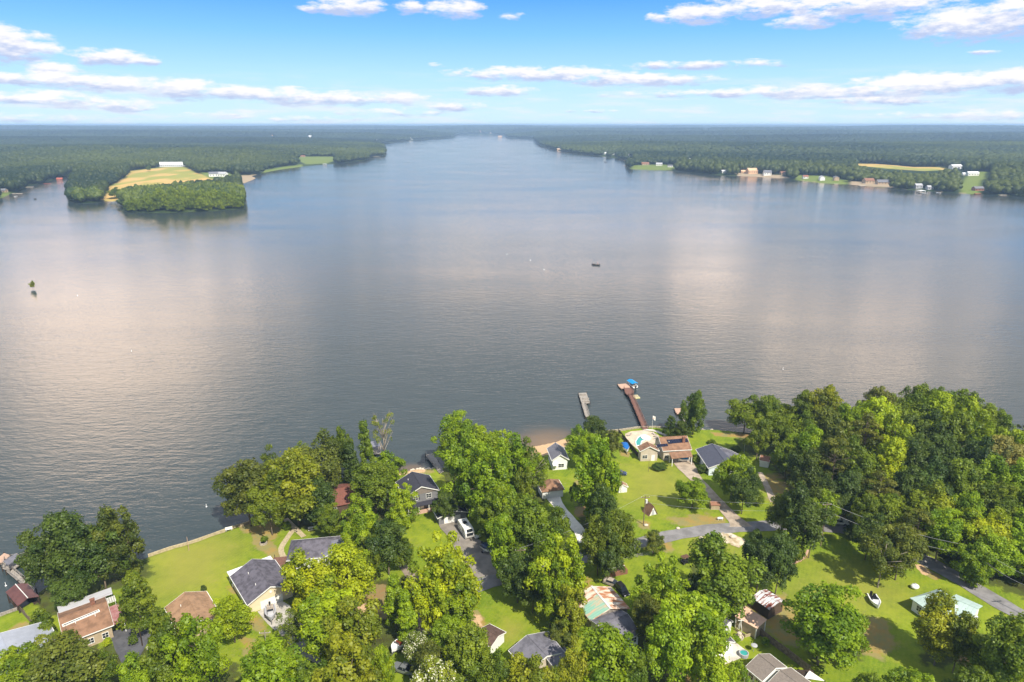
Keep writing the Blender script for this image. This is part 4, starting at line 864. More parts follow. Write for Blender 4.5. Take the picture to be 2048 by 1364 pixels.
# ------------------------------------------------------------------ materials of built things
M = {
 'blue slate': mat('blue slate', (.075, .08, .11), .85, .1, 2, ribs=(1, 4.2, .85)),
 'asphalt': mat('asphalt', (.235, .225, .225), .9, .14, .35, bump=.2), 'gravel': mat('gravel', (.30, .29, .28), .95, .18, 1.6, bump=.6), 'concrete': mat('concrete', (.46, .43, .38), .85, .1, .5),
 'brown drive': mat('brown drive', (.42, .34, .26), .9, .15, .5), 'grey drive': mat('grey drive', (.25, .22, .19), .9, .12, .4), 'lane': mat('lane', (.26, .21, .16), .95, .2, .5), 'yard asphalt': mat('yard asphalt', (.10, .10, .11), .9, .15, .5),
 'pale slab': mat('pale slab', (.62, .57, .50), .85, .15, .6), 'broken slab': mat('broken slab', (.58, .5, .38), .9, .3, .6, col2=(.34, .26, .14)),
 'white paint': mat('white paint', (.78, .77, .73), .6, .05, 1), 'white siding': mat('white siding', (.74, .74, .72), .6, .04, 1, ribs=(2, 4.5, .85)), 'cream siding': mat('cream siding', (.66, .56, .38), .7, .03, 1, ribs=(2, 4.5, .9)),
 'pale blue siding': mat('pale blue siding', (.62, .68, .74), .6, .04, 1, ribs=(2, 4, .88)), 'grey siding': mat('grey siding', (.19, .19, .20), .7, .06, 1, ribs=(2, 4.5, .8)), 'beige siding': mat('beige siding', (.50, .43, .34), .7, .05, 1, ribs=(2, 4.5, .88)),
 'taupe shingle': mat('taupe shingle', (.22, .185, .16), .8, .1, 3), 'tan siding': mat('tan siding', (.42, .33, .22), .8, .08, 1, ribs=(2, 4, .85)), 'dark siding': mat('dark siding', (.10, .065, .045), .8, .1, 1, ribs=(0, 3, .8)),
 'slate shingles': mat('slate shingles', (.125, .115, .14), .85, .2, .9, ribs=(1, 4.2, .8)), 'dark shingles': mat('dark shingles', (.045, .045, .06), .75, .12, 2.5, ribs=(1, 4.2, .8)), 'brown shingles': mat('brown shingles', (.26, .145, .088), .85, .16, .7, ribs=(1, 4.2, .88)),
 'tan shingles': mat('tan shingles', (.33, .2, .115), .85, .15, .7, ribs=(1, 4.2, .88)), 'red shingles': mat('red shingles', (.19, .075, .055), .85, .1, 2, ribs=(1, 4.2, .88)), 'grey metal': mat('grey metal', (.42, .44, .50), .45, .05, .6, metal=.3, ribs=(0, 2.2, .8)),
 'charcoal shingles': mat('charcoal shingles', (.165, .16, .19), .8, .17, .7, ribs=(1, 4.2, .85)), 'light slate': mat('light slate', (.20, .20, .24), .8, .1, 2, ribs=(1, 4.2, .88)), 'weathered grey': mat('weathered grey', (.17, .165, .19), .7, .1, 1, ribs=(0, 1.6, .8)),
 'pink metal': mat('pink metal', (.27, .10, .10), .5, .2, .7, col2=(.36, .2, .19), ribs=(0, 1.5, .85)), 'boathouse red': mat('boathouse red', (.13, .055, .05), .55, .12, .7, ribs=(0, 2, .85)),
 'rusty metal': mat('rusty metal', (.40, .17, .08), .7, .3, .55, col2=(.66, .57, .47), ribs=(0, 1.6, .7), stretch=(1.6, .45, 1), stops=(.42, .58)), 'green metal': mat('green metal', (.25, .46, .36), .6, .2, .5, col2=(.52, .4, .27), ribs=(0, 1.6, .75), stretch=(1.5, .5, 1), stops=(.45, .62)),
 'rust stripes': mat('rust stripes', (.22, .06, .04), .7, .3, .7, col2=(.60, .60, .62), ribs=(0, 1.1, .45), stretch=(2.2, .5, 1), stops=(.44, .54)), 'pink board': mat('pink board', (.72, .47, .34), .8, .2, .5, col2=(.5, .3, .2)), 'fence wood': mat('fence wood', (.24, .185, .13), .9, .2, 2, ribs=(0, 6, .6)),
 'old wood': mat('old wood', (.36, .32, .28), .9, .2, 2, ribs=(0, 3, .6)), 'drive slab': mat('drive slab', (.80, .76, .68), .85, .08, .6), 'brown deck': mat('brown deck', (.20, .10, .075), .8, .15, 2, ribs=(0, 3, .7)), 'tan deck': mat('tan deck', (.50, .33, .24), .85, .1, 1.5, ribs=(0, 3, .82)), 'pale boards': mat('pale boards', (.46, .38, .24), .85, .12, 1.5, ribs=(0, 3, .8)),
 'dark wood': mat('dark wood', (.05, .035, .025), .85, .15, 2), 'pole wood': mat('pole wood', (.20, .15, .11), .9, .15, 3), 'brick': mat('brick', (.26, .12, .08), .85, .2, 4, ribs=(2, 6, .7)), 'stone': mat('stone', (.42, .36, .28), .9, .25, 2),
 'glass': mat('glass', (.02, .025, .03), .08, .1, 1, spec=.6), 'solar': mat('solar', (.012, .014, .035), .2, .1, 1, spec=.5, ribs=(0, 1, .3)), 'black': mat('black', (.015, .015, .017), .5, .1, 2), 'rubber': mat('rubber', (.02, .02, .02), .85, .1, 2), 'chrome': mat('chrome', (.6, .6, .62), .25, .05, 1, metal=.9),
 'white gel': mat('white gel', (.82, .82, .82), .25, .03, 1, spec=.5, coat=.3), 'blue cover': mat('blue cover', (.01, .13, .42), .7, .1, 1.5), 'dark blue': mat('dark blue', (.015, .03, .085), .35, .1, 1, coat=.5), 'canopy blue': mat('canopy blue', (.005, .24, .55), .6, .06, 1), 'teal pool': mat('teal pool', (.05, .33, .31), .08, .1, 1, spec=.5),
 'boat interior': mat('boat interior', (.42, .36, .30), .7, .15, 3), 'red seat': mat('red seat', (.30, .07, .03), .6, .1, 2), 'camper white': mat('camper white', (.78, .77, .74), .35, .03, 1, coat=.2), 'grey paint': mat('grey paint', (.23, .24, .26), .3, .04, 1, metal=.4, coat=.5), 'blue car': mat('blue car', (.02, .04, .10), .3, .05, 1, coat=.5),
 'pale green roof': mat('pale green roof', (.42, .53, .49), .5, .06, .5, ribs=(0, 1.1, .86)), 'sail cloth': mat('sail cloth', (.80, .77, .70), .8, .04, 1), 'pool deck': mat('pool deck', (.56, .46, .34), .85, .12, .5), 'red': mat('red', (.45, .03, .03), .6, .1, 1),
 'yellow float': mat('yellow float', (.62, .60, .30), .6, .05, 1), 'white metal': mat('white metal', (.74, .75, .76), .5, .03, .3), 'pale grey': mat('pale grey', (.40, .40, .42), .8, .05, .5), 'far grey': mat('far grey', (.17, .17, .19), .85, .1, .5), 'far brown': mat('far brown', (.26, .13, .085), .85, .1, .5),
 'far tan': mat('far tan', (.45, .33, .22), .85, .1, .5), 'far red': mat('far red', (.38, .10, .06), .85, .1, .5), 'far brick': mat('far brick', (.30, .13, .09), .85, .1, .5), 'far peach': mat('far peach', (.68, .43, .26), .85, .1, .5), 'light stone': mat('light stone', (.6, .52, .42), .9, .15, 1.5),
 'worn metal': mat('worn metal', (.50, .50, .52), .6, .2, 1.2, col2=(.33, .28, .25), stretch=(.4, 2, 1), stops=(.5, .7)),
 'dark wood roof': mat('dark wood roof', (.12, .075, .06), .85, .15, 2),
 'skin': mat('skin', (.42, .25, .17), .7, .05, 3), 'shirt': mat('shirt', (.10, .12, .16), .85, .1, 3), 'mulch': mat('mulch', (.13, .07, .045), .95, .2, 2),
}
# ------------------------------------------------------------------ roads, drives and paths: sheets laid over the ground
def strip(name, m, pts, width, lift, label, nx=5):
    c = [G(*p[:2]) for p in pts]; ws = [p[2] if len(p) > 2 else width for p in pts]
    # dense smooth centre line
    L_ = []
    for i in range(len(c)-1):
        p0 = c[max(0, i-1)]; p1 = c[i]; p2 = c[i+1]; p3 = c[min(len(c)-1, i+2)]; n = max(2, int((p2-p1).length/1.5))
        for k in range(n):
            t = k/n; q = .5*((2*p1)+(p2-p0)*t+(2*p0-5*p1+4*p2-p3)*t*t+(3*p1-p0-3*p2+p3)*t*t*t); L_.append((q.x, q.y, ws[i]*(1-t)+ws[i+1]*t))
    L_.append((c[-1].x, c[-1].y, ws[-1])); V = []; F = []
    for i, (x, y, w) in enumerate(L_):
        a = L_[max(0, i-1)]; b = L_[min(len(L_)-1, i+1)]; dx, dy = b[0]-a[0], b[1]-a[1]; l = math.hypot(dx, dy)+1e-9; nx_, ny_ = -dy/l, dx/l
        for k in range(nx):
            s = (k/(nx-1)-.5)*w*(1+.05*math.sin(i*.7+k*3)+.03*math.sin(i*1.9)); V.append((x+nx_*s, y+ny_*s))
    V = np.array(V); Z = h_near(V[:, 0], V[:, 1])+lift
    for i in range(len(L_)-1):
        for k in range(nx-1): a = i*nx+k; F.append((a, a+1, a+nx+1, a+nx))
    b = MB(); b.add(np.column_stack([V, Z]), F); b.smooth = True
    o = b.build(name, m); tag(o, label, kind='structure'); return o
def patch(name, m, pts, lift, label):
    """a flat yard draped over the ground: triangulated on a metre grid"""
    poly = polyn(pts); from mathutils.geometry import delaunay_2d_cdt
    xs = [p[0] for p in poly]; ys = [p[1] for p in poly]
    gx, gy = np.meshgrid(np.arange(min(xs), max(xs), 1.5), np.arange(min(ys), max(ys), 1.5)); gx = gx.ravel(); gy = gy.ravel()
    k = inside(gx, gy, poly) & (seg_dist(gx, gy, poly, True) > .4)
    n = len(poly); vs = [Vector(p) for p in poly]+[Vector((a, b)) for a, b in zip(gx[k], gy[k])]
    r = delaunay_2d_cdt(vs, [], [list(range(n))], 1, 1e-4)
    V = np.array([v[:] for v in r[0]]); Z = h_near(V[:, 0], V[:, 1])+lift
    b = MB(); b.add(np.column_stack([V, Z]), [tuple(f) for f in r[2]]); b.smooth = True
    o = b.build(name, m); return tag(o, label, kind='structure')
strip('road', M['asphalt'], [(860,1200),(905,1188),(955,1172),(1000,1157),(1060,1142),(1120,1128),(1180,1112),(1240,1096),(1290,1084),(1345,1071),(1400,1062),(1450,1057),(1510,1053),(1570,1051),(1630,1053),(1690,1060),(1745,1076),(1795,1095),(1845,1118),(1900,1148),(1955,1180),(2010,1213),(2060,1240),(2200,1310)], 5.0, .10, 'narrow grey asphalt road winding through the trees')
strip('lane', M['lane'], [(800,1120,2.5),(820,1145,3),(838,1172,4),(848,1205,4),(853,1240,4),(862,1290,4),(868,1350,4),(870,1420,4)], 4, .07, 'brown lane under the tall yellow trees')
strip('driveway', M['grey drive'], [(897,1030,8),(912,1058,7.5),(932,1085,7),(952,1108,8.5),(972,1130,9),(985,1150,8)], 7, .13, 'grey brown drive from the dark garage to the road')
strip('driveway', M['drive slab'], [(1100,978,4.5),(1108,998,4),(1122,1018,3.2),(1140,1040,3.2),(1157,1060,3.4),(1172,1085,4)], 3.5, .10, 'pale concrete drive curving down to the road')
strip('driveway', M['brown drive'], [(1364,922,7),(1378,942,5.6),(1395,962,4),(1418,985,3.4),(1440,1008,3.4),(1458,1028,3.6),(1476,1046,5),(1482,1054,7)], 4, .12, 'brown concrete drive from the solar panel house to the road')
strip('path', M['brown drive'], [(1520,945,1.5),(1535,975,2),(1548,1005,2)], 2, .06, 'faint dirt track below the white garden shed')
strip('path', M['pale boards'], [(571,1038),(588,1055),(608,1074)], 1.5, .10, 'straight pale walkway to the slate hip roofed house')
strip('path', M['pale boards'], [(586,1060),(572,1080),(562,1097),(566,1112),(577,1126)], 1.5, .08, 'curved pale walkway around the brown deck')
patch('gravel_yard', M['gravel'], [(545,1240),(575,1228),(592,1238),(620,1262),(650,1300),(640,1330),(610,1318),(580,1290),(560,1268)], .09, 'pale blue grey gravel parking yard')
patch('driveway', M['concrete'], [(515,1224),(560,1200),(580,1212),(590,1232),(550,1262),(535,1248)], .12, 'concrete apron where the covered boat stands')
patch('yard', M['yard asphalt'], [(218,1262),(283,1255),(306,1258),(296,1285),(276,1320),(245,1330),(230,1300)], .08, 'dark asphalt yard beside the pink carport')
patch('concrete_pad', M['broken slab'], [(1418,1066),(1450,1061),(1495,1082),(1478,1096),(1445,1084)], .10, 'broken pale concrete pad beside the road')
patch('patio', M['pale slab'], [(1440,1290),(1462,1278),(1490,1300),(1480,1318),(1448,1330),(1425,1335),(1400,1350),(1395,1330),(1430,1315)], .10, 'pale patio behind the brown roofed house')
patch('patio', M['pool deck'], [(1250,868),(1262,863),(1285,861),(1305,864),(1318,872),(1322,882),(1300,892),(1290,905),(1276,900),(1262,888),(1252,878)], .10, 'round tan pool terrace by the lake')
strip('path', M['pale slab'], [(1285,860,1.4),(1305,861,1.4),(1320,866,1.4),(1332,872,1.4)], 1.4, .14, 'pale walk from the long dock to the solar panel house')
patch('yard', M['pool deck'], [(1345,916),(1384,912),(1388,922),(1350,926)], .18, 'brown slab under the open porch')
# seawalls
def seawall(pts, m, label):
    q = [P(*p, 0) for p in pts]; b = MB(); hgt = 1.15
    for a, c in zip(q, q[1:]):
        d = (c-a); n = Vector((-d.y, d.x, 0)).normalized()*.18; nn = Vector((0, 0, 1))
        b.prism([(a-n)[:2], (c-n)[:2], (c+n)[:2], (a+n)[:2]], -1.0, hgt)
    tag(b.build('seawall', m), label, 'seawall'); return b
seawall([(297,1116),(340,1101),(380,1090),(420,1076),(462,1060.5),(500,1048.5)], M['pale boards'], 'low timber seawall along the big lawn at the left')
seawall([(-40,1250),(0,1235.5),(36,1223)], M['old wood'], 'short seawall at the left edge below the boathouse')
seawall([(1215,866),(1242,863.5),(1275,858.5),(1310,857.5),(1345,861)], M['stone'], 'stone seawall in front of the pool terrace')
def rocks(pts, n, label, r=.5):
    b = MB(); q = [P(*p, 0) for p in pts]
    for i in range(n):
        k = rnd.random()*(len(q)-1); j = int(k); p = q[j].lerp(q[j+1], k-j); s = r*rnd.uniform(.5, 1.2); b.ball((p.x+rnd.uniform(-1, 1), p.y+rnd.uniform(-1, 1), .3), s, s*.8, s*.7, 6, 4)
    tag(b.build('shore_rocks', M['light stone']), label, 'rocks', kind='stuff')
rocks([(1345,861),(1400,862),(1440,863),(1478,868)], 60, 'loose stones along the shore behind the slate blue roofed house', .4)
rocks([(826,943),(850,941),(872,940)], 40, 'pale rocks at the foot of the small grey dock', .6)
rocks([(502,1048),(535,1043)], 22, 'stones at the end of the timber seawall', .4)
# ------------------------------------------------------------------ houses
def window(parent, pos, rot, w, h, cols=2):
    """frame with a pane sub-part, standing on a wall: pos on the wall, rot = turn of the outward normal (+X)"""
    f = MB(); t = .09
    f.box(0, .09, -w/2-t, -w/2, -h/2-t, h/2+t); f.box(0, .09, w/2, w/2+t, -h/2-t, h/2+t)
    f.box(0, .09, -w/2, w/2, h/2, h/2+t); f.box(0, .11, -w/2, w/2, -h/2-t, -h/2)
    for i in range(1, cols): y = -w/2+w*i/cols; f.box(.0, .07, y-.03, y+.03, -h/2, h/2)
    f.box(0, .06, -w/2, w/2, -.025, .025)
    o = f.build('window', M['white paint'], parent); o.location = pos; o.rotation_euler = (0, 0, rot)
    g = MB(); g.box(.004, .03, -w/2, w/2, -h/2, h/2); g.build('pane', M['glass'], o)
    return o
def door(parent, pos, rot, w=1., h=2.1, m='white paint'):
    f = MB(); f.box(0, .06, -w/2, w/2, 0, h); f.box(0, .1, -w/2-.1, -w/2, 0, h+.1); f.box(0, .1, w/2, w/2+.1, 0, h+.1); f.box(0, .1, -w/2, w/2, h, h+.1)
    o = f.build('door', M[m], parent); o.location = pos; o.rotation_euler = (0, 0, rot)
    k = MB(); k.ball((.1, w/2-.12, 1.), .05, .05, .05, 6, 4); k.build('handle', M['chrome'], o); return o
def house(name, label, A, B, rh, eh, wl, wr, wall, roof, cat='house', hipA=0, hipB=0, over=.45, wins='', trim=True, base=1.0, roof2=None, chim=None, win=(1.1, 1.25), group=None, doors='', z0=None, vents=0, f=G, lenx=None):
    """gable or hip house from the two ends of its ridge as seen in the photo. wl / wr: eave distance left / right of A->B"""
    g = z0
    if g is None:
        m_ = P((A[0]+B[0])/2, (A[1]+B[1])/2, rh+2.5); g = max(.4, hn(m_.x, m_.y))
    a = P(A[0], A[1], g+rh); b = P(B[0], B[1], g+rh); a.z = b.z = 0
    d = b-a; L = d.length; ang = math.atan2(d.y, d.x); mid = (a+b)/2
    e = empty(name, (mid.x, mid.y, g), ang, label, cat, group)
    x0, x1 = -L/2, L/2
    # walls: inset from the roof edge
    wx0 = x0+over-hipA if not hipA else x0-hipA+over; wx1 = x1-over if not hipB else x1+hipB-over
    if not hipA: wx0 = x0+over
    yl, yr = wl-over, -(wr-over)
    def rz(y, m=0): return rh-(rh-eh)*(abs(y)/(wl if y > 0 else wr)) - m
    w = MB(); th = .16
    prof = lambda x, cut: [(x, yr, -base), (x, yl, -base), (x, yl, rz(yl)-th), (x, 0, (rh-th) if not cut else rz(yl)-th), (x, yr, rz(yr)-th)]
    w.loft([prof(wx0, hipA), prof(wx1, hipB)])
    w.build('wall', M[wall], e)
    s = MB(); hA, hB = hipA, hipB
    ex0, ex1 = x0-hA, x1+hB
    for sgn, wd in ((1, wl), (-1, wr)):
        q = [(x0, 0, rh), (x1, 0, rh), (ex1, sgn*wd, eh), (ex0, sgn*wd, eh)]
        if sgn > 0: q = q[::-1]
        s.slab(q[::-1] if sgn < 0 else q[::-1], th)
    if hA: s.slab([(x0, 0, rh), (ex0, wl, eh), (ex0, -wr, eh)], th)
    if hB: s.slab([(x1, 0, rh), (ex1, -wr, eh), (ex1, wl, eh)], th)
    ro = s.build('roof', M[roof], e)
    c = MB(); c.tube((x0, 0, rh+.02), (x1, 0, rh+.02), .09, n=6)
    if hA: c.tube((x0, 0, rh), (ex0, wl, eh), .07); c.tube((x0, 0, rh), (ex0, -wr, eh), .07)
    if hB: c.tube((x1, 0, rh), (ex1, wl, eh), .07); c.tube((x1, 0, rh), (ex1, -wr, eh), .07)
    c.build('ridge_cap', M[roof], ro)
    if trim:
        t = MB(); k = .12
        for sgn, wd in ((1, wl), (-1, wr)):
            for xx, hp in ((ex0, hA), (ex1, hB)):
                if not hp:
                    s_ = -1 if xx < 0 else 1; xa, xb = sorted((xx+s_*.003, xx+s_*.05))
                    t.loft([[(xa, 0, rh+.02), (xb, 0, rh+.02), (xb, 0, rh-.26), (xa, 0, rh-.26)], [(xa, sgn*wd, eh+.02), (xb, sgn*wd, eh+.02), (xb, sgn*wd, eh-.26), (xa, sgn*wd, eh-.26)]])
            y1, y2 = sorted((sgn*(wd+.003), sgn*(wd+.12))); t.box(ex0, ex1, y1, y2, eh-.2, eh-.02)
        t.build('trim', M['white paint'], ro)
    for n in range(vents):
        v = MB(); vx = x0+L*(.3+.4*n); v.tube((vx, -wr*.4, rz(-wr*.4)-.05), (vx, -wr*.4, rz(-wr*.4)+.45), .09); v.build('vent_pipe', M['white paint'], ro)
    if chim:
        cx = x0+L*chim[0]; cy = chim[1]; v = MB(); zt = rh+.7; v.box(cx-.45, cx+.45, cy-.35, cy+.35, rz(cy)-.6, zt); v.box(cx-.52, cx+.52, cy-.42, cy+.42, zt, zt+.12)
        ch = v.build('chimney', M['brick'], e)
    # windows: string of side letters with counts, e.g. 'b2 r3'
    for spec in wins.split():
        side, n = spec[0], int(spec[1]); row = int(spec[2]) if len(spec) > 2 else 1
        for r_ in range(row):
            zc = 1.55+r_*2.7
            for i in range(n):
                t_ = (i+.5)/n
                if side == 'a': window(e, (wx0-.005, yr+(yl-yr)*t_, zc), math.pi, *win)
                if side == 'b': window(e, (wx1+.005, yr+(yl-yr)*t_, zc), 0, *win)
                if side == 'l': window(e, (wx0+(wx1-wx0)*t_, yl+.005, zc), math.pi/2, *win)
                if side == 'r': window(e, (wx0+(wx1-wx0)*t_, yr-.005, zc), -math.pi/2, *win)
    for spec in doors.split():
        side, t_ = spec[0], int(spec[1])/10
        if side == 'b': door(e, (wx1+.005, yr+(yl-yr)*t_, 0), 0)
        if side == 'a': door(e, (wx0-.005, yr+(yl-yr)*t_, 0), math.pi)
        if side == 'r': door(e, (wx0+(wx1-wx0)*t_, yr-.005, 0), -math.pi/2)
        if side == 'l': door(e, (wx0+(wx1-wx0)*t_, yl+.005, 0), math.pi/2)
    e['L'] = L; del e['L']
    return e, dict(L=L, x0=x0, x1=x1, wx0=wx0, wx1=wx1, yl=yl, yr=yr, rz=rz, g=g, roof=ro, th=th)
def local(e, px, py, z):       # photo point at absolute height z -> coordinates of thing e
    p = P(px, py, z); v = p-Vector(e.location); c, s = math.cos(-e.rotation_euler[2]), math.sin(-e.rotation_euler[2])
    return (v.x*c-v.y*s, v.x*s+v.y*c)
# cream gabled house with the big dark roof
h1, i1 = house('house', 'cream house with a big slate gable roof beside the boat on the gravel', (504,1118), (541,1173), 5.6, 3.1, 5.4, 5.6, 'cream siding', 'slate shingles', wins='r3 l3', vents=2, doors='l5')
b = MB(); b.box(i1['wx1']+.01, i1['wx1']+.07, -2.6, 2.6, 0, 2.3); o = b.build('garage_door', M['white paint'], h1)
b = MB(); b.tube((i1['wx1']+.02, 0, 3.9), (i1['wx1']+.12, 0, 3.9), .3, n=12); b.build('gable_vent', M['white paint'], h1)
b = MB(); b.box(i1['wx0']-3.2, i1['wx0']-.02, -5.6, 5.2, 2.62, 2.8); o = b.build('porch_roof', M['white metal'], h1)
for y in (-5.3, -1.8, 1.6, 4.9):
    b = MB(); b.box(i1['wx0']-3.1, i1['wx0']-2.95, y, y+.15, -.9, 2.62); b.build('porch_post', M['white paint'], h1)
# tan roofed house
house('house', 'small house with a plain tan brown gable roof on the left lawn', (369,1184), (400,1240), 4.6, 2.6, 4.6, 4.6, 'tan siding', 'tan shingles', wins='a2 l2 r2', vents=1, doors='r6')
# grey metal roofed house at the bottom left
h2, i2 = house('house', 'house with a pale grey ribbed metal roof in the bottom left corner', (0,1266), (36,1352), 5.0, 3.2, 8.5, 6.3, 'white siding', 'grey metal', wins='l3 a2', trim=True)
q = [local(h2, *p, i2['g']+2.9) for p in ((64,1293),(88,1310),(76,1345),(52,1330))]
b = MB(); b.slab([(x, y, 2.9) for x, y in q][::-1], .18); b.build('lower_roof', M['grey metal'], h2)
b = MB(); c_ = local(h2, 74, 1296, i2['g']+3); b.box(c_[0]-1, c_[0]+1, c_[1]-.8, c_[1]+.8, -.5, 3.3); b.build('stair_box', M['white siding'], h2)
# slate hip roofed house
h3, i3 = house('house', 'white house with a slate hip roof half under the bright yellow trees', (606,1082), (650,1078), 5.4, 3.1, 4.4, 4.6, 'white siding', 'slate shingles', hipA=3.8, hipB=3.8, wins='a2 r2 l2')
b = MB(); b.box(i3['wx0']-4.6, i3['wx0']-.02, -4.5, 1.2, .35, .5); dk = b.build('deck', M['brown deck'], h3)
for x, y in ((-4.4,-4.3),(-4.4,-1.6),(-4.4,1.0),(-2.4,-4.3)):
    b = MB(); b.box(i3['wx0']+x, i3['wx0']+x+.12, y, y+.12, -.8, 1.4); b.build('post', M['dark wood'], dk)
h3b, _ = house('house_wing', 'lower hip roofed wing at the right of the slate roofed house', (662,1082), (668,1102), 4.4, 2.8, 3.2, 3.4, 'white siding', 'light slate', cat='house wing', hipA=2.6, wins='r1')
# red brown roofed house in the trees
house('house', 'red brown hip roofed house hidden among tall trees on the point', (672,978), (694,974), 4.8, 2.8, 6.2, 6.4, 'dark siding', 'red shingles', hipA=4.6, hipB=4.2, wins='r2 b2', trim=False)
# dark grey two storey house
h4, i4 = house('house', 'dark grey two storey house with white framed upper window and white porch posts', (824,943), (843,973), 8.0, 5.6, 5.4, 5.2, 'grey siding', 'dark shingles', wins='r2', vents=1)
b = MB(); X = i4['wx1']; b.loft([[(X+.01, i4['yr'], 5.4), (X+.01, i4['yl'], 5.4), (X+.01, 0, 7.8)], [(X+.09, i4['yr'], 5.4), (X+.09, i4['yl'], 5.4), (X+.09, 0, 7.8)]]); b.build('gable_panel', M['taupe shingle'], h4)
window(h4, (X+.01, -2.2, 4.3), 0, 2.2, 1.3, 3); window(h4, (X+.01, 2.2, 4.3), 0, 1.6, 1.3, 2)
for y in (-3.6, -.85):
    b = MB(); b.box(X+.01, X+.06, y-.22, y+.22, 3.6, 5.0); b.build('shutter', M['black'], h4)
b = MB(); b.box(X+.1, X+2.4, i4['yr'], i4['yl'], 2.72, 2.9); b.build('porch_roof', M['dark shingles'], h4)
b = MB(); b.box(X+.02, X+2.3, i4['yr'], i4['yl'], -.9, .35); b.build('porch_floor', M['tan deck'], h4)
for y in (i4['yr'], -1.6, 1.4, i4['yl']-.2):
    b = MB(); b.box(X+2.1, X+2.28, y, y+.18, .35, 2.72); b.build('porch_post', M['white paint'], h4)
door(h4, (X+.01, 0, .35), 0); 
# garage
h5, i5 = house('garage', 'low garage with a dark blue grey roof at the head of the drive', (893,1001), (905,1021), 4.2, 2.7, 4.6, 4.4, 'grey siding', 'dark shingles', cat='garage', doors='')
b = MB(); b.box(i5['wx1']+.01, i5['wx1']+.06, -2.4, 2.4, 0, 2.2); b.build('garage_door', M['white paint'], h5)
# white beach house
h6, i6 = house('house', 'white house with a mauve grey roof standing beside the sandy beach', (1111,885), (1121,909), 5.8, 3.8, 2.9, 2.9, 'white siding', 'weathered grey', wins='r3 l3', vents=0)
window(h6, (i6['wx1']+.01, .4, 1.6), 0, 1.8, 1.2, 2); door(h6, (i6['wx1']+.01, -1.6, 0), 0)
b = MB(); b.box(i6['wx1']+.02, i6['wx1']+1.6, -2.6, -.9, 2.3, 2.5); b.build('porch_roof', M['white metal'], h6)
# brown hip garage
house('garage', 'garage with a brown pink hip roof at the top of the concrete drive', (1099,958), (1103,965), 4.4, 2.7, 3.6, 3.6, 'white siding', 'brown shingles', cat='garage', hipA=2, hipB=2, over=.35)
# solar panel house
h7, i7 = house('house', 'long beige lakeside house with dark solar panels on its brown roof', (1317,874.5), (1374,871.5), 6.6, 4.0, 4.6, 5.2, 'beige siding', 'brown shingles', wins='r4 l3 b1', chim=(.80, -2.3), doors='r5', vents=1)
def on_roof(e, i, name, pts, m, lift, side=-1):
    """panel lying on the roof slope that faces the viewer"""
    q = []
    for px, py in pts:
        z = i['g']+i['rz'](0)
        for _ in range(40):
            x, y = local(e, px, py, z); z = .5*z+.5*(i['g']+i['rz'](y))
        q.append((x, y, i['rz'](y)+lift))
    b = MB(); b.slab(q[::-1], lift-.01); return b.build(name, m, i['roof'])
on_roof(h7, i7, 'solar_panel', [(1333,880),(1374,877),(1377,884),(1337,888)], M['solar'], .12)
on_roof(h7, i7, 'solar_panel', [(1314,889.5),(1335,887.5),(1336,892.5),(1315,894.5)], M['solar'], .12)
h7b, i7b = house('house_wing', 'left wing of the solar panel house with two brown roof slopes by the pool', (1294,883), (1300,893), 5.6, 3.9, 3.3, 3.3, 'beige siding', 'brown shingles', cat='house wing', wins='l2')
door(h7b, (i7b['wx1']+.01, 1.4, 0), 0); window(h7b, (i7b['wx1']+.01, -1.4, 1.6), 0, 1.6, 1.2)
# its open porch
def pavilion(name, label, corners, hz, floor, roofm, postm='white paint', cat='porch', posts=None, floor_m=None, walls=None, group=None, th=.18):
    """slab roof from four photo corners at heights hz above the ground, posts under its corners"""
    c0 = P(sum(c[0] for c in corners)/4, sum(c[1] for c in corners)/4, 3+hz[0]); g = max(floor, hn(c0.x, c0.y))
    q = [P(c[0], c[1], g+z) for c, z in zip(corners, hz)]; m_ = sum(q, Vector())/4
    d = q[1]-q[0]; ang = math.atan2(d.y, d.x)
    e = empty(name, (m_.x, m_.y, g), ang, label, cat, group); R_ = Matrix.Rotation(-ang, 3, 'Z')
    l = [R_ @ (p-Vector((m_.x, m_.y, g))) for p in q]
    b = MB(); b.slab(l, th); r_ = b.build('roof', M[roofm], e)
    for i, p in enumerate(l):
        if posts is not None and i not in posts: continue
        p2 = p*.92; b = MB(); b.box(p2.x-.1, p2.x+.1, p2.y-.1, p2.y+.1, -1.2, p.z-th-.01); b.build('post', M[postm], e)
    if walls:
        c = [p*.9 for p in l]; b = MB(); n = 4
        b.add([(p.x, p.y, -.8) for p in c]+[(p.x, p.y, o.z-th-.01) for p, o in zip(c, l)], [(i, (i+1)%n, (i+1)%n+n, i+n) for i in range(n)]+[(4,5,6,7)]); b.build('wall', M[walls], e)
    if floor_m:
        c = [p*.95 for p in l]; b = MB(); b.prism([(p.x, p.y) for p in c], -.5, .22); b.build('floor', M[floor_m], e)
    return e, l
pavilion('open_porch', 'open porch with a brown roof and white posts on the solar panel house', [(1338,904.5),(1381,901),(1385.5,913),(1343.5,917)], [3.6,3.6,2.9,2.9], .5, 'brown shingles')
# slate blue roofed house
house('house', 'white house with a slate blue gable roof right of the brown driveway', (1424,887), (1451,924), 5.2, 3.2, 5.2, 5.4, 'pale blue siding', 'blue slate', wins='l1 b2', trim=True)
house('house_wing', 'right wing of the slate blue roofed house under a lighter roof', (1443,896), (1476,913), 4.6, 3.0, 4.0, 4.4, 'pale blue siding', 'charcoal shingles', cat='house wing', trim=True)
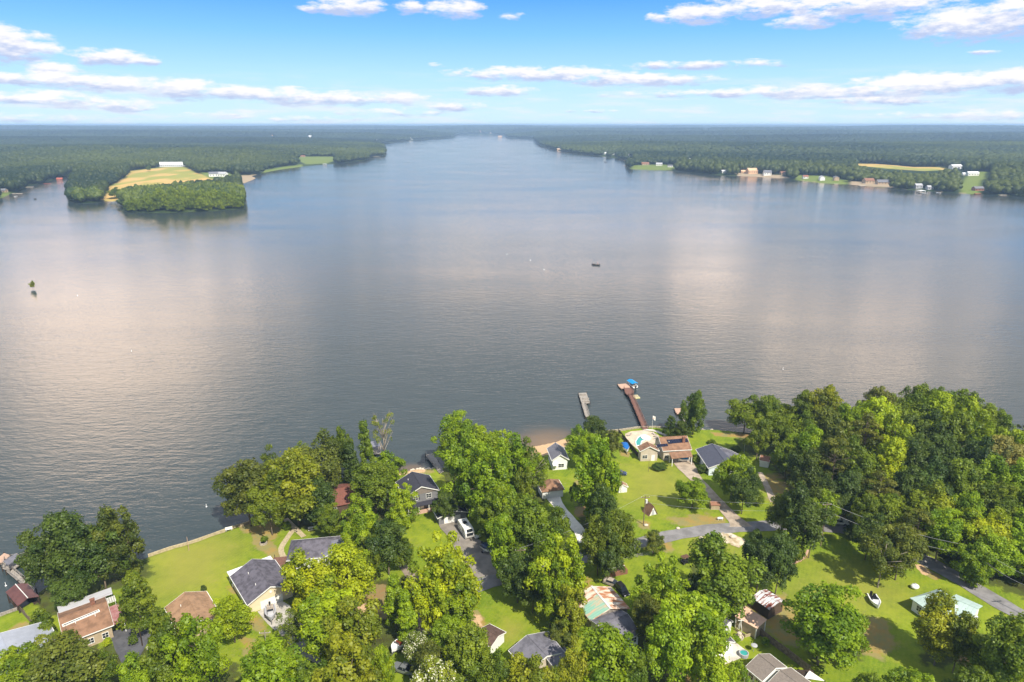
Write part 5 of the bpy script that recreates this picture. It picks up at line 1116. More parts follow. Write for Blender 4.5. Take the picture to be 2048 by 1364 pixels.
# small sheds
def shed(label, A, B, rh, eh, w, wall, roof, name='shed', **k): return house(name, label, A, B, rh, eh, w, w, wall, roof, cat='shed', over=.2, base=.6, **k)
s1, j1 = shed('white garden shed with a white trimmed gable and one small window by the wood', (1541,914), (1521,910), 3.3, 2.3, 1.9, 'white siding', 'far brown')
door(s1, (j1['wx1']+.01, .0, 0), 0, .9, 1.9, 'pale grey'); window(s1, (j1['wx1']+.01, 1.05, 1.5), 0, .6, .6)
s2, j2 = shed('tiny white shed with an orange brown roof on the big lawn', (1243,962), (1247,969), 2.9, 2.0, 1.5, 'white siding', 'tan shingles')
b = MB(); b.box(j2['wx1']+.01, j2['wx1']+.05, -.4, .4, 0, 1.6); b.build('door', M['white paint'], s2)
s4, j4 = shed('small brown shed with a rusty roof by the driveway', (1420,1003), (1440,1003), 2.2, 1.7, 1.2, 'tan siding', 'far brown', trim=False)
# A-frame
def aframe():
    f1 = P(1306,1013,6.4); fb = G(1306,1033); g = fb.z
    a = P(1308,1013,g+2.9)            # apex of the front gable
    bk = P(1300,1006,g+2.9); d = (a-bk); d.z = 0; d.normalize(); L = 3.3
    c = a-d*L/2; e = empty('a_frame_shed', (c.x, c.y, g), math.atan2(d.y, d.x), 'brown A frame hut with a white front on the big lawn', 'hut')
    b = MB(); b.loft([[(-L/2+.1, -1.4, -.3), (-L/2+.1, 1.4, -.3), (-L/2+.1, 0, 2.75)], [(L/2-.25, -1.4, -.3), (L/2-.25, 1.4, -.3), (L/2-.25, 0, 2.75)]]); b.build('wall', M['white paint'], e)
    b = MB()
    for s in (1, -1): b.loft([[(-L/2, 0, 3.0), (-L/2, s*1.65, -.2), (-L/2, s*1.5, -.2), (-L/2, 0, 2.8)], [(L/2, 0, 3.0), (L/2, s*1.65, -.2), (L/2, s*1.5, -.2), (L/2, 0, 2.8)]])
    b.build('roof', M['brown shingles'], e)
    b = MB(); b.box(L/2-.24, L/2-.2, -.4, .4, 0, 1.7); b.build('door', M['pale grey'], e)
aframe()
# brown roofed house with the ribbon skylight, bottom left
h8, i8 = house('house', 'brown roofed house with a long white framed skylight and a white back porch roof', (117,1238), (214,1203), 5.6, 3.6, 5.6, 6.6, 'tan siding', 'brown shingles', wins='r3 a2 b1', chim=(.72, 1.8), vents=2)
on_roof(h8, i8, 'skylight_frame', [(124,1251),(198,1220.5),(200,1223.5),(125.5,1254.5)], M['white paint'], .25)
on_roof(h8, i8, 'skylight', [(126,1252),(196.5,1222.2),(197.5,1223.2),(127,1253.4)], M['glass'], .28)
def leanto(e, i, name, pts, z0, z1, m, th=.15):
    zz = [z0, z0, z1, z1]; q = []
    for p, z in zip(pts, zz): x, y = local(e, *p, i['g']+z); q.append((x, y, z))
    b = MB(); b.slab(q, th); return b.build(name, m, e), q
pr, q = leanto(h8, i8, 'porch_roof', [(114,1213.5),(222,1174.5),(225,1187),(117.5,1226)], 3.3, 4.1, M['worn metal'])
for k_ in (0, 1):
    b = MB(); x, y, _z = q[k_]; b.box(x*.97-.1, x*.97+.1, y-.3, y-.1, -1, 3.1); b.build('porch_post', M['white paint'], h8)
cp, q = leanto(h8, i8, 'carport_roof', [(203,1219.5),(240,1205.5),(252.5,1241),(215,1252.5)], 3.3, 2.9, M['pink metal'])
for k_ in (1, 2):
    b = MB(); x, y, z = q[k_]; b.box(x-.5, x-.35, y-.07, y+.07, -.8, z-.16); b.build('carport_post', M['white paint'], h8)
x0_, y0_ = local(h8, 199, 1212, i8['g']+3.2); x1_, y1_ = local(h8, 231, 1199, i8['g']+3.2); b = MB()
for k_ in range(6):
    y = y0_-.2+k_*.42; b.tube((x0_, y, 3.2), (x1_, y, 3.2), .06, n=4)
for k_ in range(8):
    x = x0_+(x1_-x0_)*k_/7; b.tube((x, y0_-.2, 3.27), (x, y0_+1.9, 3.27), .06, n=4)
for x in (x0_, x1_): b.tube((x, y0_+1.9, -.5), (x, y0_+1.9, 3.2), .08, n=4)
b.build('pergola', M['white paint'], h8)
house('house_wing', 'small brown roofed lower wing at the bottom corner of the skylight house', (120,1272), (123,1288), 3.0, 2.4, 1.6, 1.6, 'tan siding', 'brown shingles', cat='house wing', over=.2)
# rusty barn and the grey roof joined below it
h9, i9 = house('barn', 'weathered barn with a rusty red and pale green metal roof', (1183,1172), (1221,1217), 4.8, 3.1, 5.2, 5.0, 'old wood', 'rusty metal', cat='barn', wins='r1', trim=False, doors='')
# green stained sheets on the lower left slope
z = None; b = MB(); L_ = i9['x1']-i9['x0']; rz = i9['rz']
X0, X1 = i9['x0']+L_*.36, i9['x1']-.1
b.slab([(X0, -.25, rz(-.25)+.05), (X0+1.0, -4.95, rz(-4.95)+.05), (X1, -4.95, rz(-4.95)+.05), (X1, -.25, rz(-.25)+.05)], .035); b.build('green_sheet', M['green metal'], i9['roof'])
b = MB(); b.box(i9['x0'], i9['x1'], -.2, .2, i9['rz'](0)+.0, i9['rz'](0)+.07); b.build('ridge_flashing', M['white metal'], i9['roof'])
b = MB(); b.box(i9['wx1']+.01, i9['wx1']+.06, -1.6, 1.2, -.2, 2.4); b.build('barn_door', M['dark wood'], h9)
house('house', 'low house with a long plain grey roof joined below the rusty barn', (1196,1250), (1256,1228), 4.2, 2.9, 4.2, 5.0, 'white siding', 'charcoal shingles', wins='r3 a1', trim=True)
# brown shed roof and slate L house at the bottom centre
house('shed', 'small building with a dark brown white trimmed roof below the dirt spot', (964,1255), (997,1272), 3.4, 2.5, 2.7, 2.7, 'white siding', 'dark wood roof', cat='shed', over=.3)
h10, i10 = house('house', 'slate grey L shaped roof house at the bottom centre', (1054,1270), (1094,1312), 4.6, 3.0, 5.4, 4.6, 'beige siding', 'charcoal shingles', wins='r2 a1', trim=True)
house('house_wing', 'right wing of the slate grey L shaped roof', (1082,1302), (1112,1283), 4.4, 3.0, 3.4, 3.8, 'beige siding', 'charcoal shingles', cat='house wing')
# striped shed, pink roofed shed, two small grey sheds, brown house by the fence
house('shed', 'old shed with rusty red and white striped metal roof', (1519,1181), (1556,1205), 3.6, 2.9, 2.6, 2.8, 'dark siding', 'rust stripes', cat='shed', over=.2, trim=False)
pavilion('shed', 'open shed with a flat pinkish board roof beside the board fence', [(1489,1211),(1534,1239),(1514,1257),(1470,1232)], [3.4,3.4,2.9,2.9], .5, 'pink board', walls='tan siding', cat='shed')
shed('small white shed with dark striped roof left of the pink roofed shed', (1435,1231), (1458,1244), 3.6, 2.7, 1.9, 'white siding', 'weathered grey', trim=True)
shed('white shed with a slate roof behind the patio', (1434,1262), (1453,1282), 3.8, 2.8, 2.3, 'white siding', 'slate shingles', trim=True)
h11, i11 = house('house', 'brown roofed house below the board fence', (1517,1308), (1552,1336), 4.6, 3.1, 3.5, 3.6, 'white siding', 'taupe shingle', wins='r2 l2')
house('house_wing', 'lower brown roofed part of the house at the bottom edge by the shade sail', (1560,1340), (1600,1370), 4.0, 2.8, 3.6, 3.4, 'white siding', 'taupe shingle', cat='house wing')
# pale green roofed house at the right
house('house', 'house with a pale green metal hip roof on the right lawn', (1873,1187), (1900,1205), 4.8, 3.0, 4.6, 4.6, 'white siding', 'pale green roof', hipA=2.6, hipB=2.0, wins='r2', trim=False)
house('house_wing', 'right wing of the pale green roofed house', (1902,1194), (1956,1218), 4.4, 3.0, 4.2, 4.8, 'white siding', 'pale green roof', cat='house wing', trim=False)
pavilion('canopy', 'white canopy at the lower corner of the pale green roofed house', [(1920,1229),(1956,1232),(1955,1248),(1926,1246)], [2.9,2.9,2.7,2.7], .5, 'white metal', cat='canopy')
# far houses
FW = {'white metal', 'white paint', 'far tan', 'far brick', 'far peach'}
for (px, py, w, l, deg, hh, wm, rm, lab) in HOUSES_FAR:
    q = GF(px, py); e = empty('barn' if 'barn' in lab else 'house', q, R(deg), lab, 'barn' if 'barn' in lab else 'house')
    base = 2.5; b = MB(); b.loft([[(-l/2, -w/2, -base), (-l/2, w/2, -base), (-l/2, w/2, hh), (-l/2, 0, hh+w*.3), (-l/2, -w/2, hh)], [(l/2, -w/2, -base), (l/2, w/2, -base), (l/2, w/2, hh), (l/2, 0, hh+w*.3), (l/2, -w/2, hh)]]); b.build('wall', M[wm], e)
    b = MB(); 
    for s in (1, -1): b.slab([(-l/2-.5, 0, hh+w*.3+.35), (l/2+.5, 0, hh+w*.3+.35), (l/2+.5, s*(w/2+.6), hh-.1), (-l/2-.5, s*(w/2+.6), hh-.1)][::(-s)], .3)
    b.build('roof', M[rm], e)
    if math.hypot(q.x, q.y) < 3500:
        n = max(2, int(l/5))
        for k_ in range(n): b = MB(); x = -l/2+l*(k_+.5)/n; b.box(x-.7, x+.7, -w/2-.08, -w/2-.01, hh*.3, hh*.7); b.build('window', M['glass'], e)
        b = MB(); b.box(l/2+.01, l/2+.08, -.8, .8, hh*.3, hh*.75); b.build('window', M['glass'], e)
# ------------------------------------------------------------------ docks
def deck_part(e, name, pts, z, m, th=.22, rail=False, piles=True, rail_m='old wood', skip=()):
    """platform from photo corners at height z; pts in order"""
    o = Vector(e.location); q = [P(px, py, z)-o for px, py in pts]
    b = MB(); b.slab([(p.x, p.y, z-o.z) for p in q][::-1], th); d = b.build(name, M[m], e)
    n = len(q)
    if piles:
        for i in range(n):
            a, c = q[i], q[(i+1)%n]; k = max(1, int((c-a).length/5))
            for j in range(k):
                p = a.lerp(c, j/k); b = MB(); b.tube((p.x, p.y, -2.2-o.z), (p.x, p.y, z-o.z+.35), .14); b.build('pile', M['dark wood'], e)
    if rail:
        b = MB()
        for i in range(n):
            if i in skip: continue
            a, c = q[i], q[(i+1)%n]; k = max(1, int((c-a).length/2.2))
            for hh in (.55, 1.0): b.tube((a.x, a.y, z-o.z+hh), (c.x, c.y, z-o.z+hh), .05, n=4)
            for j in range(k+1): p = a.lerp(c, j/k); b.tube((p.x, p.y, z-o.z), (p.x, p.y, z-o.z+1.05), .055, n=4)
        b.build('railing', M[rail_m], e)
    return d
def dock(px, py, label): q = P(px, py, 0); return empty('dock', q, 0, label, 'dock')
d1 = dock(1168, 806, 'weathered grey wooden dock with a worn head reaching into the lake')
deck_part(d1, 'deck', [(1157,786),(1173,785),(1176,796),(1180,805),(1164,808),(1160,797)], 1.0, 'old wood')
deck_part(d1, 'walkway', [(1163,808),(1171,807),(1179,832),(1171,834)], 1.0, 'old wood', rail=True, skip=(0, 2))
b = MB(); o_ = Vector(d1.location)
for a, c in (((1166,796),(1178,796)), ((1166,801),(1179,801)), ((1160,788),(1172,788))):
    p, q = P(*a, 1.5)-o_, P(*c, 1.5)-o_; b.box(min(p.x, q.x), max(p.x, q.x), p.y-.3, p.y+.3, 1.02, 1.5)
b.build('bench', M['old wood'], d1)
d2 = dock(1270, 815, 'long brown railed dock running out to a tan swim platform')
deck_part(d2, 'walkway', [(1257,790),(1265,788),(1296,857),(1286,859)], 1.1, 'brown deck', rail=True, rail_m='brown deck', skip=(0, 2))
deck_part(d2, 'deck', [(1248,776),(1262,775),(1268,783),(1265,789),(1256,791),(1250,785)], 1.1, 'brown deck', rail=True, rail_m='brown deck', skip=(0, 3, 4))
deck_part(d2, 'swim_platform', [(1235,768.5),(1256,766.5),(1261,775.5),(1242,777.5)], .7, 'tan deck')
d3 = dock(1358, 826, 'tan swim platform with a short grey walkway at a lone tree')
deck_part(d3, 'swim_platform', [(1348.5,816.5),(1363,816),(1366,826.5),(1353,827.5)], .8, 'tan deck')
deck_part(d3, 'walkway', [(1360,828),(1364,827),(1373,843),(1368,845)], .8, 'old wood', rail=True, skip=(0, 2))
d4 = dock(868, 926, 'small grey dock beside the round green tree by the dark grey house')
deck_part(d4, 'walkway', [(851,909),(866,906),(888,943),(879,947)], 1.0, 'old wood', rail=True, skip=(0, 1, 2))
d5 = dock(30, 1150, 'weathered dock with a small roof leading to the red boathouse')
deck_part(d5, 'deck', [(4,1136),(10,1120),(36,1113),(42,1128),(20,1142)], 1.1, 'old wood', rail=True, skip=(2, 3))
deck_part(d5, 'walkway', [(12,1142),(24,1137),(72,1178),(62,1184)], 1.1, 'old wood', rail=True, skip=(0, 2))
deck_part(d5, 'side_deck', [(38,1116),(64,1106),(66,1114),(42,1126)], 1.1, 'old wood', rail=True, skip=(3,))
deck_part(d5, 'swim_platform', [(-14,1124),(8,1106),(20,1110),(2,1128)], .6, 'tan deck')
b = MB(); o_ = Vector(d5.location); q = [P(*p, 3.3)-o_ for p in ((6,1122),(31,1107),(41,1114),(16,1130))]; b.slab(q[::-1], .15); r_ = b.build('dock_roof', M['weathered grey'], d5)
for p in q: b = MB(); b.box(p.x*.97-.08, p.x*.97+.08, p.y-.08, p.y+.08, 1.1, 3.14); b.build('post', M['old wood'], d5)
b = MB(); p = P(57,1106,1.1)-o_; b.tube((p.x, p.y, 1.1), (p.x, p.y, 4.2), .08); b.box(p.x-.35, p.x+.35, p.y-.08, p.y+.08, 3.9, 4.4); b.build('lamp_post', M['white paint'], d5)
def boathouse():
    pts = [(10,1181.5),(50,1161),(75,1188),(41,1215.5)]; q = [P(*p, 3.4) for p in pts]; m_ = sum(q, Vector())/4; d = q[2]-q[1]; e = empty('boathouse', (m_.x, m_.y, 0), math.atan2(d.y, d.x), 'boathouse with a dark red brown metal roof at the foot of the weathered dock', 'boathouse')
    R_ = Matrix.Rotation(-e.rotation_euler[2], 3, 'Z'); l = [R_ @ (p-Vector((m_.x, m_.y, 0))) for p in q]; L = (l[2]-l[1]).length/2; Wd = (l[1]-l[0]).length/2
    b = MB()
    for s in (1, -1): b.slab([(-L, 0, 4.0), (L, 0, 4.0), (L, s*Wd, 3.1), (-L, s*Wd, 3.1)][::(-s)], .12)
    b.build('roof', M['boathouse red'], e)
    b = MB(); b.tube((-L, 0, 4.04), (L, 0, 4.04), .09, n=5); b.build('ridge_cap', M['white paint'], e)
    for x in (-L*.92, 0, L*.92):
        for y in (-Wd*.92, Wd*.92): b = MB(); b.box(x-.12, x+.12, y-.12, y+.12, -2, 3.15); b.build('post', M['dark wood'], e)
    b = MB(); b.box(-L*.9, L*.9, Wd*.5, Wd*.9, .7, .9); b.box(-L*.9, L*.9, -Wd*.9, -Wd*.5, .7, .9); b.box(-L*.92, L*.9, Wd*.9-.05, Wd*.9, .9, 3.0); b.build('walkway', M['dark wood'], e)
boathouse()
b = MB(); p = P(690, 915, 0); 
e = empty('dock', P(748, 905, 0), .2, 'small dock with a pale blue roof behind the half bare tree', 'dock')
b = MB(); b.box(-2.6, 2.6, -3.2, 3.2, .8, 1.0); b.build('deck', M['old wood'], e)
b = MB(); b.slab([(-2.2,-2,3.2),(2.2,-2,3.2),(2.2,2,3.4),(-2.2,2,3.4)], .12); b.build('dock_roof', M['light slate'], e)
for x in (-2, 2):
    for y in (-1.8, 1.8): b = MB(); b.tube((x, y, -2), (x, y, 3.1), .1); b.build('post', M['old wood'], e)
# ------------------------------------------------------------------ boats
def hull_rings(L, Wd, Hh, n=9):
    R_ = []
    for i in range(n):
        t = i/(n-1); x = -L/2+L*t; w = Wd/2*(1-max(0, (t-.45)/.55)**2.3)**.9 if t > .45 else Wd/2*(.9+.1*t/.45); w = max(w, .04); sh = Hh*(1+.25*t*t); k = .12+.5*max(0, t-.6)
        R_.append([(x, -w, sh), (x, -w*.82, sh*.35+k*.3), (x, 0, k*Hh*.8), (x, w*.82, sh*.35+k*.3), (x, w, sh), (x, w*.78, sh-.03), (x, w*.7, sh*.5+.1), (x, -w*.7, sh*.5+.1), (x, -w*.78, sh-.03)])
    return R_
def boat(bow, stern, z, label, hull='white gel', inside_='boat interior', cover=None, canopy=None, trailer=False, console=True, wid=2.3, name='boat', group=None, hh=1.1):
    a = P(*bow, z+.8); c = P(*stern, z+.8); d = a-c; L = max(3.2, d.length); m_ = (a+c)/2
    e = empty(name, (m_.x, m_.y, z), math.atan2(d.y, d.x), label, 'boat', group); z0 = .55 if trailer else 0
    b = MB(); b.loft(hull_rings(L, wid, hh)); b.smooth = False; h = b.build('hull', M[hull], e); h.location = (0, 0, z0)
    b = MB(); b.box(-L*.42, L*.1, -wid*.3, wid*.3, hh*.5+.11, hh*.5+.16); b.build('floor', M[inside_], e).location = (0, 0, z0)
    if cover:
        R_ = []
        for i in range(8):
            t = i/7; x = -L*.49+L*.93*t; w = (wid/2-.02)*(1-max(0, (t-.45)/.58)**2.3)**.9 if t > .45 else wid/2-.02; s = hh*(1+.25*t*t)+.03; up = .55*math.sin(math.pi*min(1, t*1.05+.1))
            R_.append([(x, -w, s), (x, -w*.5, s+up*.75), (x, 0, s+up), (x, w*.5, s+up*.75), (x, w, s), (x, 0, s-.02)])
        b = MB(); b.loft(R_); b.smooth = True; b.build('cover', M[cover], e).location = (0, 0, z0)
    else:
        for (x, y) in ((-L*.05, .4), (-L*.05, -.4), (-L*.33, .4), (-L*.33, -.4)):
            b = MB(); b.box(x-.3, x+.3, y-.28, y+.28, hh*.5+.1, hh*.5+.5); b.box(x-.34, x-.24, y-.28, y+.28, hh*.5+.5, hh*.5+.95); b.build('seat', M[inside_], e).location = (0, 0, z0)
        if console:
            b = MB(); b.loft([[(L*.06, -.7, hh*.6), (L*.06, .7, hh*.6), (L*.16, .6, hh*.6), (L*.16, -.6, hh*.6)], [(L*.04, -.7, hh+.2), (L*.04, .7, hh+.2), (L*.1, .5, hh+.2), (L*.1, -.5, hh+.2)]]); b.build('console', M[hull], e).location = (0, 0, z0)
            b = MB(); b.box(L*.04, L*.06, -.65, .65, hh+.2, hh+.65); b.build('windshield', M['glass'], e).location = (0, 0, z0)
    b = MB(); b.box(-L/2-.5, -L/2-.02, -.22, .22, .2, hh+.35); b.smooth = False; b.build('outboard_motor', M['black'], e).location = (0, 0, z0)
    if canopy:
        b = MB(); b.loft([[(-L*.45, -wid*.52, hh+1.1), (-L*.45, 0, hh+1.6), (-L*.45, wid*.52, hh+1.1), (-L*.45, 0, hh+1.45)], [(L*.42, -wid*.52, hh+1.1), (L*.42, 0, hh+1.6), (L*.42, wid*.52, hh+1.1), (L*.42, 0, hh+1.45)]]); b.build('canopy', M[canopy], e)
        for x in (-L*.4, L*.38):
            for y in (-wid*.48, wid*.48): b = MB(); b.tube((x, y, hh*.9), (x, y, hh+1.15), .05, n=5); b.build('canopy_pole', M['chrome'], e)
    if trailer:
        b = MB(); b.box(-L*.4, L*.6, -.09, .09, .42, .55); b.box(-L*.35, L*.2, -wid*.35, -wid*.35+.1, .42, .55); b.box(-L*.35, L*.2, wid*.35-.1, wid*.35, .42, .55); b.box(-L*.1, -L*.04, -wid*.5, wid*.5, .32, .42); b.build('trailer_frame', M['chrome'], e)
        for y in (-wid*.5, wid*.5): b = MB(); b.tube((-L*.07, y-.1, .33), (-L*.07, y+.1, .33), .33, n=12); b.build('wheel', M['rubber'], e)
    return e
def gz(px, py): return G(px, py).z
boat((543,1243), (540,1214), gz(545,1235)+.13, 'grey and tan pontoon like boat parked on the gravel at the cream gabled house', 'pale grey', 'boat interior', trailer=True, wid=2.5)
boat((784,1306), (806,1284), gz(795,1300), 'small white boat with red brown seats at the edge of the trees', 'white gel', 'red seat', trailer=True, wid=2.3)
boat((982,1106), (965,1092), gz(972,1103), 'boat under a dark blue cover beside the grey drive', 'white gel', cover='dark blue', trailer=True, wid=2.5)
boat((1254,905), (1248,889), gz(1250,898), 'white boat with a bright blue cover on the lawn by the pool fence', 'white gel', cover='blue cover', trailer=True, wid=2.6)
boat((1757,1214), (1743,1189), gz(1749,1203), 'white open boat lying on the right lawn', 'white gel', 'black', wid=2.3)
boat((1357,919), (1374,917.5), gz(1366,918)+.2, 'boat with a blue cover stored under the open porch', 'white gel', cover='canopy blue', wid=2.2)
boat((1258,765), (1271,774), 0, 'boat with a bright blue canopy moored at the end of the long dock', 'white gel', canopy='canopy blue', wid=2.9)
fb = boat((1183,528), (1199,529), 0, 'small dark fishing boat with people aboard alone in mid lake', 'black', 'boat interior', wid=2.2, console=False, hh=.8)
boat((1208,323), (1214,324.5), 0, 'distant dark boat near the right point', 'black', wid=3.2, console=False)
boat((67,397.5), (72,397), 0, 'distant dark boat in the mouth of the left cove', 'black', wid=2.6, console=False)
boat((28,393), (34,392), 0, 'distant white boat moored left of the cove', 'white gel', wid=2.6, console=False)
boat((1872,385), (1882,386), 0, 'distant white boat moored between the two pale grey houses on the right shore', 'white gel', wid=3, console=False)
boat((1843,386), (1852,387), 0, 'distant white boat at the dock of the two storey pale grey house', 'white gel', wid=3, console=False)
# two people in the fishing boat: one continuous skinned body each
def seated(loc, face, label, top='shirt'):
    vs = [(0,0,.0),(0,0,.28),(0,0,.5),(0,0,.6),(0,0,.78),  (.13,0,-.02),(.2,.42,.02),(.2,.46,-.4),(.2,.6,-.42), (-.13,0,-.02),(-.2,.42,.02),(-.2,.46,-.4),(-.2,.6,-.42), (.21,0,.47),(.28,.1,.2),(.2,.35,.18),(-.21,0,.47),(-.28,.1,.2),(-.2,.35,.18)]
    es = [(0,1),(1,2),(2,3),(3,4),(0,5),(5,6),(6,7),(7,8),(0,9),(9,10),(10,11),(11,12),(2,13),(13,14),(14,15),(2,16),(16,17),(17,18)]
    rd = [.17,.16,.17,.06,.115,.1,.075,.055,.045,.1,.075,.055,.045,.07,.05,.035,.07,.05,.035]
    me = bpy.data.meshes.new('person'); me.from_pydata(vs, es, [])
    o = bpy.data.objects.new('person', me); COL.objects.link(o)
    md = o.modifiers.new('skin', 'SKIN')
    for i, r in enumerate(rd): me.skin_vertices[0].data[i].radius = (r, r)
    me.skin_vertices[0].data[0].use_root = True
    o.modifiers.new('sub', 'SUBSURF').levels = 1
    dg = bpy.context.evaluated_depsgraph_get(); m2 = bpy.data.meshes.new_from_object(o.evaluated_get(dg)); bpy.data.objects.remove(o)
    m2.materials.clear(); m2.materials.append(M['skin']); o = bpy.data.objects.new('person', m2); COL.objects.link(o); o.location = loc; o.rotation_euler = (0, 0, face); tag(o, label, 'person')
    b = MB(); b.loft([[(.2*math.cos(t), .2*math.sin(t), z) for t in [i*math.pi/4 for i in range(8)]] for z in (-.12, .1, .3, .52)]); b.build('shirt', M[top], o)
    b = MB(); b.ball((0, .01, .84), .14, .14, .09); b.build('cap', M['black'], o); return o
p = P(1188, 528, 0); seated((p.x, p.y, .85), .6, 'person in a dark shirt seated in the front of the fishing boat')
p = P(1195, 528.5, 0); seated((p.x, p.y, .85), -2.2, 'person in a red shirt seated in the stern of the fishing boat', 'red')
# ------------------------------------------------------------------ vehicles
def wheels(e, xs, wd, r):
    for x in xs:
        for s in (-1, 1):
            b = MB(); b.tube((x, s*(wd/2-.2), r), (x, s*(wd/2+.01), r), r, n=14); w = b.build('wheel', M['rubber'], e)
            b = MB(); b.tube((x, s*(wd/2+.012), r), (x, s*(wd/2+.03), r), r*.55, n=12); b.build('rim', M['chrome'], w)
def pickup(front, rear, label, paint):
    g = G((front[0]+rear[0])/2, (front[1]+rear[1])/2); a = P(*front, g.z+.8); c = P(*rear, g.z+.8); d = a-c
    e = empty('pickup_truck', (g.x, g.y, g.z+.1), math.atan2(d.y, d.x), label, 'pickup truck'); L, Wd = 5.6, 1.95; h = Wd/2
    b = MB(); b.loft([[(x, -h*k, .45), (x, h*k, .45), (x, h*k, z), (x, -h*k, z)] for x, k, z in ((-L/2, .97, 1.02), (-L/2+.1, 1, 1.05), (.2, 1, 1.05), (1.1, 1, 1.08), (L/2-.3, .96, .98), (L/2, .86, .8))]); b.build('body', M[paint], e)
    b = MB(); b.box(-L/2+.12, -.62, -h+.1, h-.1, 1.052, 1.08); b.build('bed_liner', M['black'], e)
    b = MB(); b.box(-L/2, -.6, -h, -h+.1, 1.06, 1.35); b.box(-L/2, -.6, h-.1, h, 1.06, 1.35); b.box(-L/2, -L/2+.1, -h+.1, h-.1, 1.06, 1.35); b.build('bed_side', M[paint], e)
    b = MB(); b.loft([[(-.6, -h+.03, 1.06), (-.6, h-.03, 1.06), (1.35, h-.03, 1.06), (1.35, -h+.03, 1.06)], [(-.5, -h+.2, 1.68), (-.5, h-.2, 1.68), (.65, h-.2, 1.68), (.65, -h+.2, 1.68)]]); b.build('window', M['glass'], e)
    b = MB(); b.box(-.56, .72, -h+.17, h-.17, 1.681, 1.76); 
    for y in (-h+.06, h-.14): b.box(-.02, .06, y, y+.08, 1.06, 1.68)
    b.build('roof', M[paint], e); wheels(e, (-1.75, 1.8), Wd, .4)
    for s in (-1, 1): b = MB(); b.box(L/2-.06, L/2+.02, s*.62-.16, s*.62+.16, .62, .8); b.build('headlight', M['white gel'], e)
    b = MB(); b.box(L/2-.02, L/2+.08, -h*.85, h*.85, .42, .56); b.box(-L/2-.08, -L/2, -h*.9, h*.9, .45, .6); b.build('bumper', M['chrome'], e); return e
def car(front, rear, label, paint, L=4.6, tall=0.):
    g = G((front[0]+rear[0])/2, (front[1]+rear[1])/2); a = P(*front, g.z+.8); c = P(*rear, g.z+.8); d = a-c
    e = empty('car', (g.x, g.y, g.z+.02), math.atan2(d.y, d.x), label, 'car'); Wd = 1.8; h = .9
    b = MB(); b.loft([[(x, -h*k, .35), (x, h*k, .35), (x, h*k, z), (x, -h*k, z)] for x, k, z in ((-L/2, .9, .8), (-L/2+.2, 1, .92+tall*.2), (.9, 1, .95+tall*.2), (L/2-.25, .95, .78), (L/2, .85, .62))]); b.build('body', M[paint], e)
    b = MB(); x0 = -L/2+(.25 if tall else .7); b.loft([[(x0, -.84, .93+tall*.2), (x0, .84, .93+tall*.2), (1.25, .84, .93+tall*.2), (1.25, -.84, .93+tall*.2)], [(x0+.4, -.66, 1.4+tall), (x0+.4, .66, 1.4+tall), (.45, .66, 1.4+tall), (.45, -.66, 1.4+tall)]]); b.build('window', M['glass'], e)
    b = MB(); b.box(x0+.38, .5, -.68, .68, 1.401+tall, 1.46+tall); b.build('roof', M[paint], e); wheels(e, (-L*.3, L*.3), Wd, .33)
    for s in (-1, 1): b = MB(); b.box(L/2-.05, L/2+.02, s*.6-.16, s*.6+.16, .5, .66); b.build('headlight', M['white gel'], e)
    return e
pickup((1694,1050), (1655,1046), 'white pickup truck parked on the road beside the wood', 'white paint')
pickup((797,1340), (824,1349), 'grey pickup truck under the trees near the bottom edge', 'grey paint')
car((1249,950), (1229,948), 'dark blue car on the lawn by the tall tree pair', 'blue car')
car((1231,1172), (1214,1166), 'stripped old convertible with junk aboard beside the rusty barn', 'boat interior', 4.0)
car((1251,1192), (1236,1176), 'old black boxy van beside the rusty barn', 'black', 4.4, .45)
car((938,1396), (925,1366), 'light car below the rounded cream flowered tree', 'white paint')
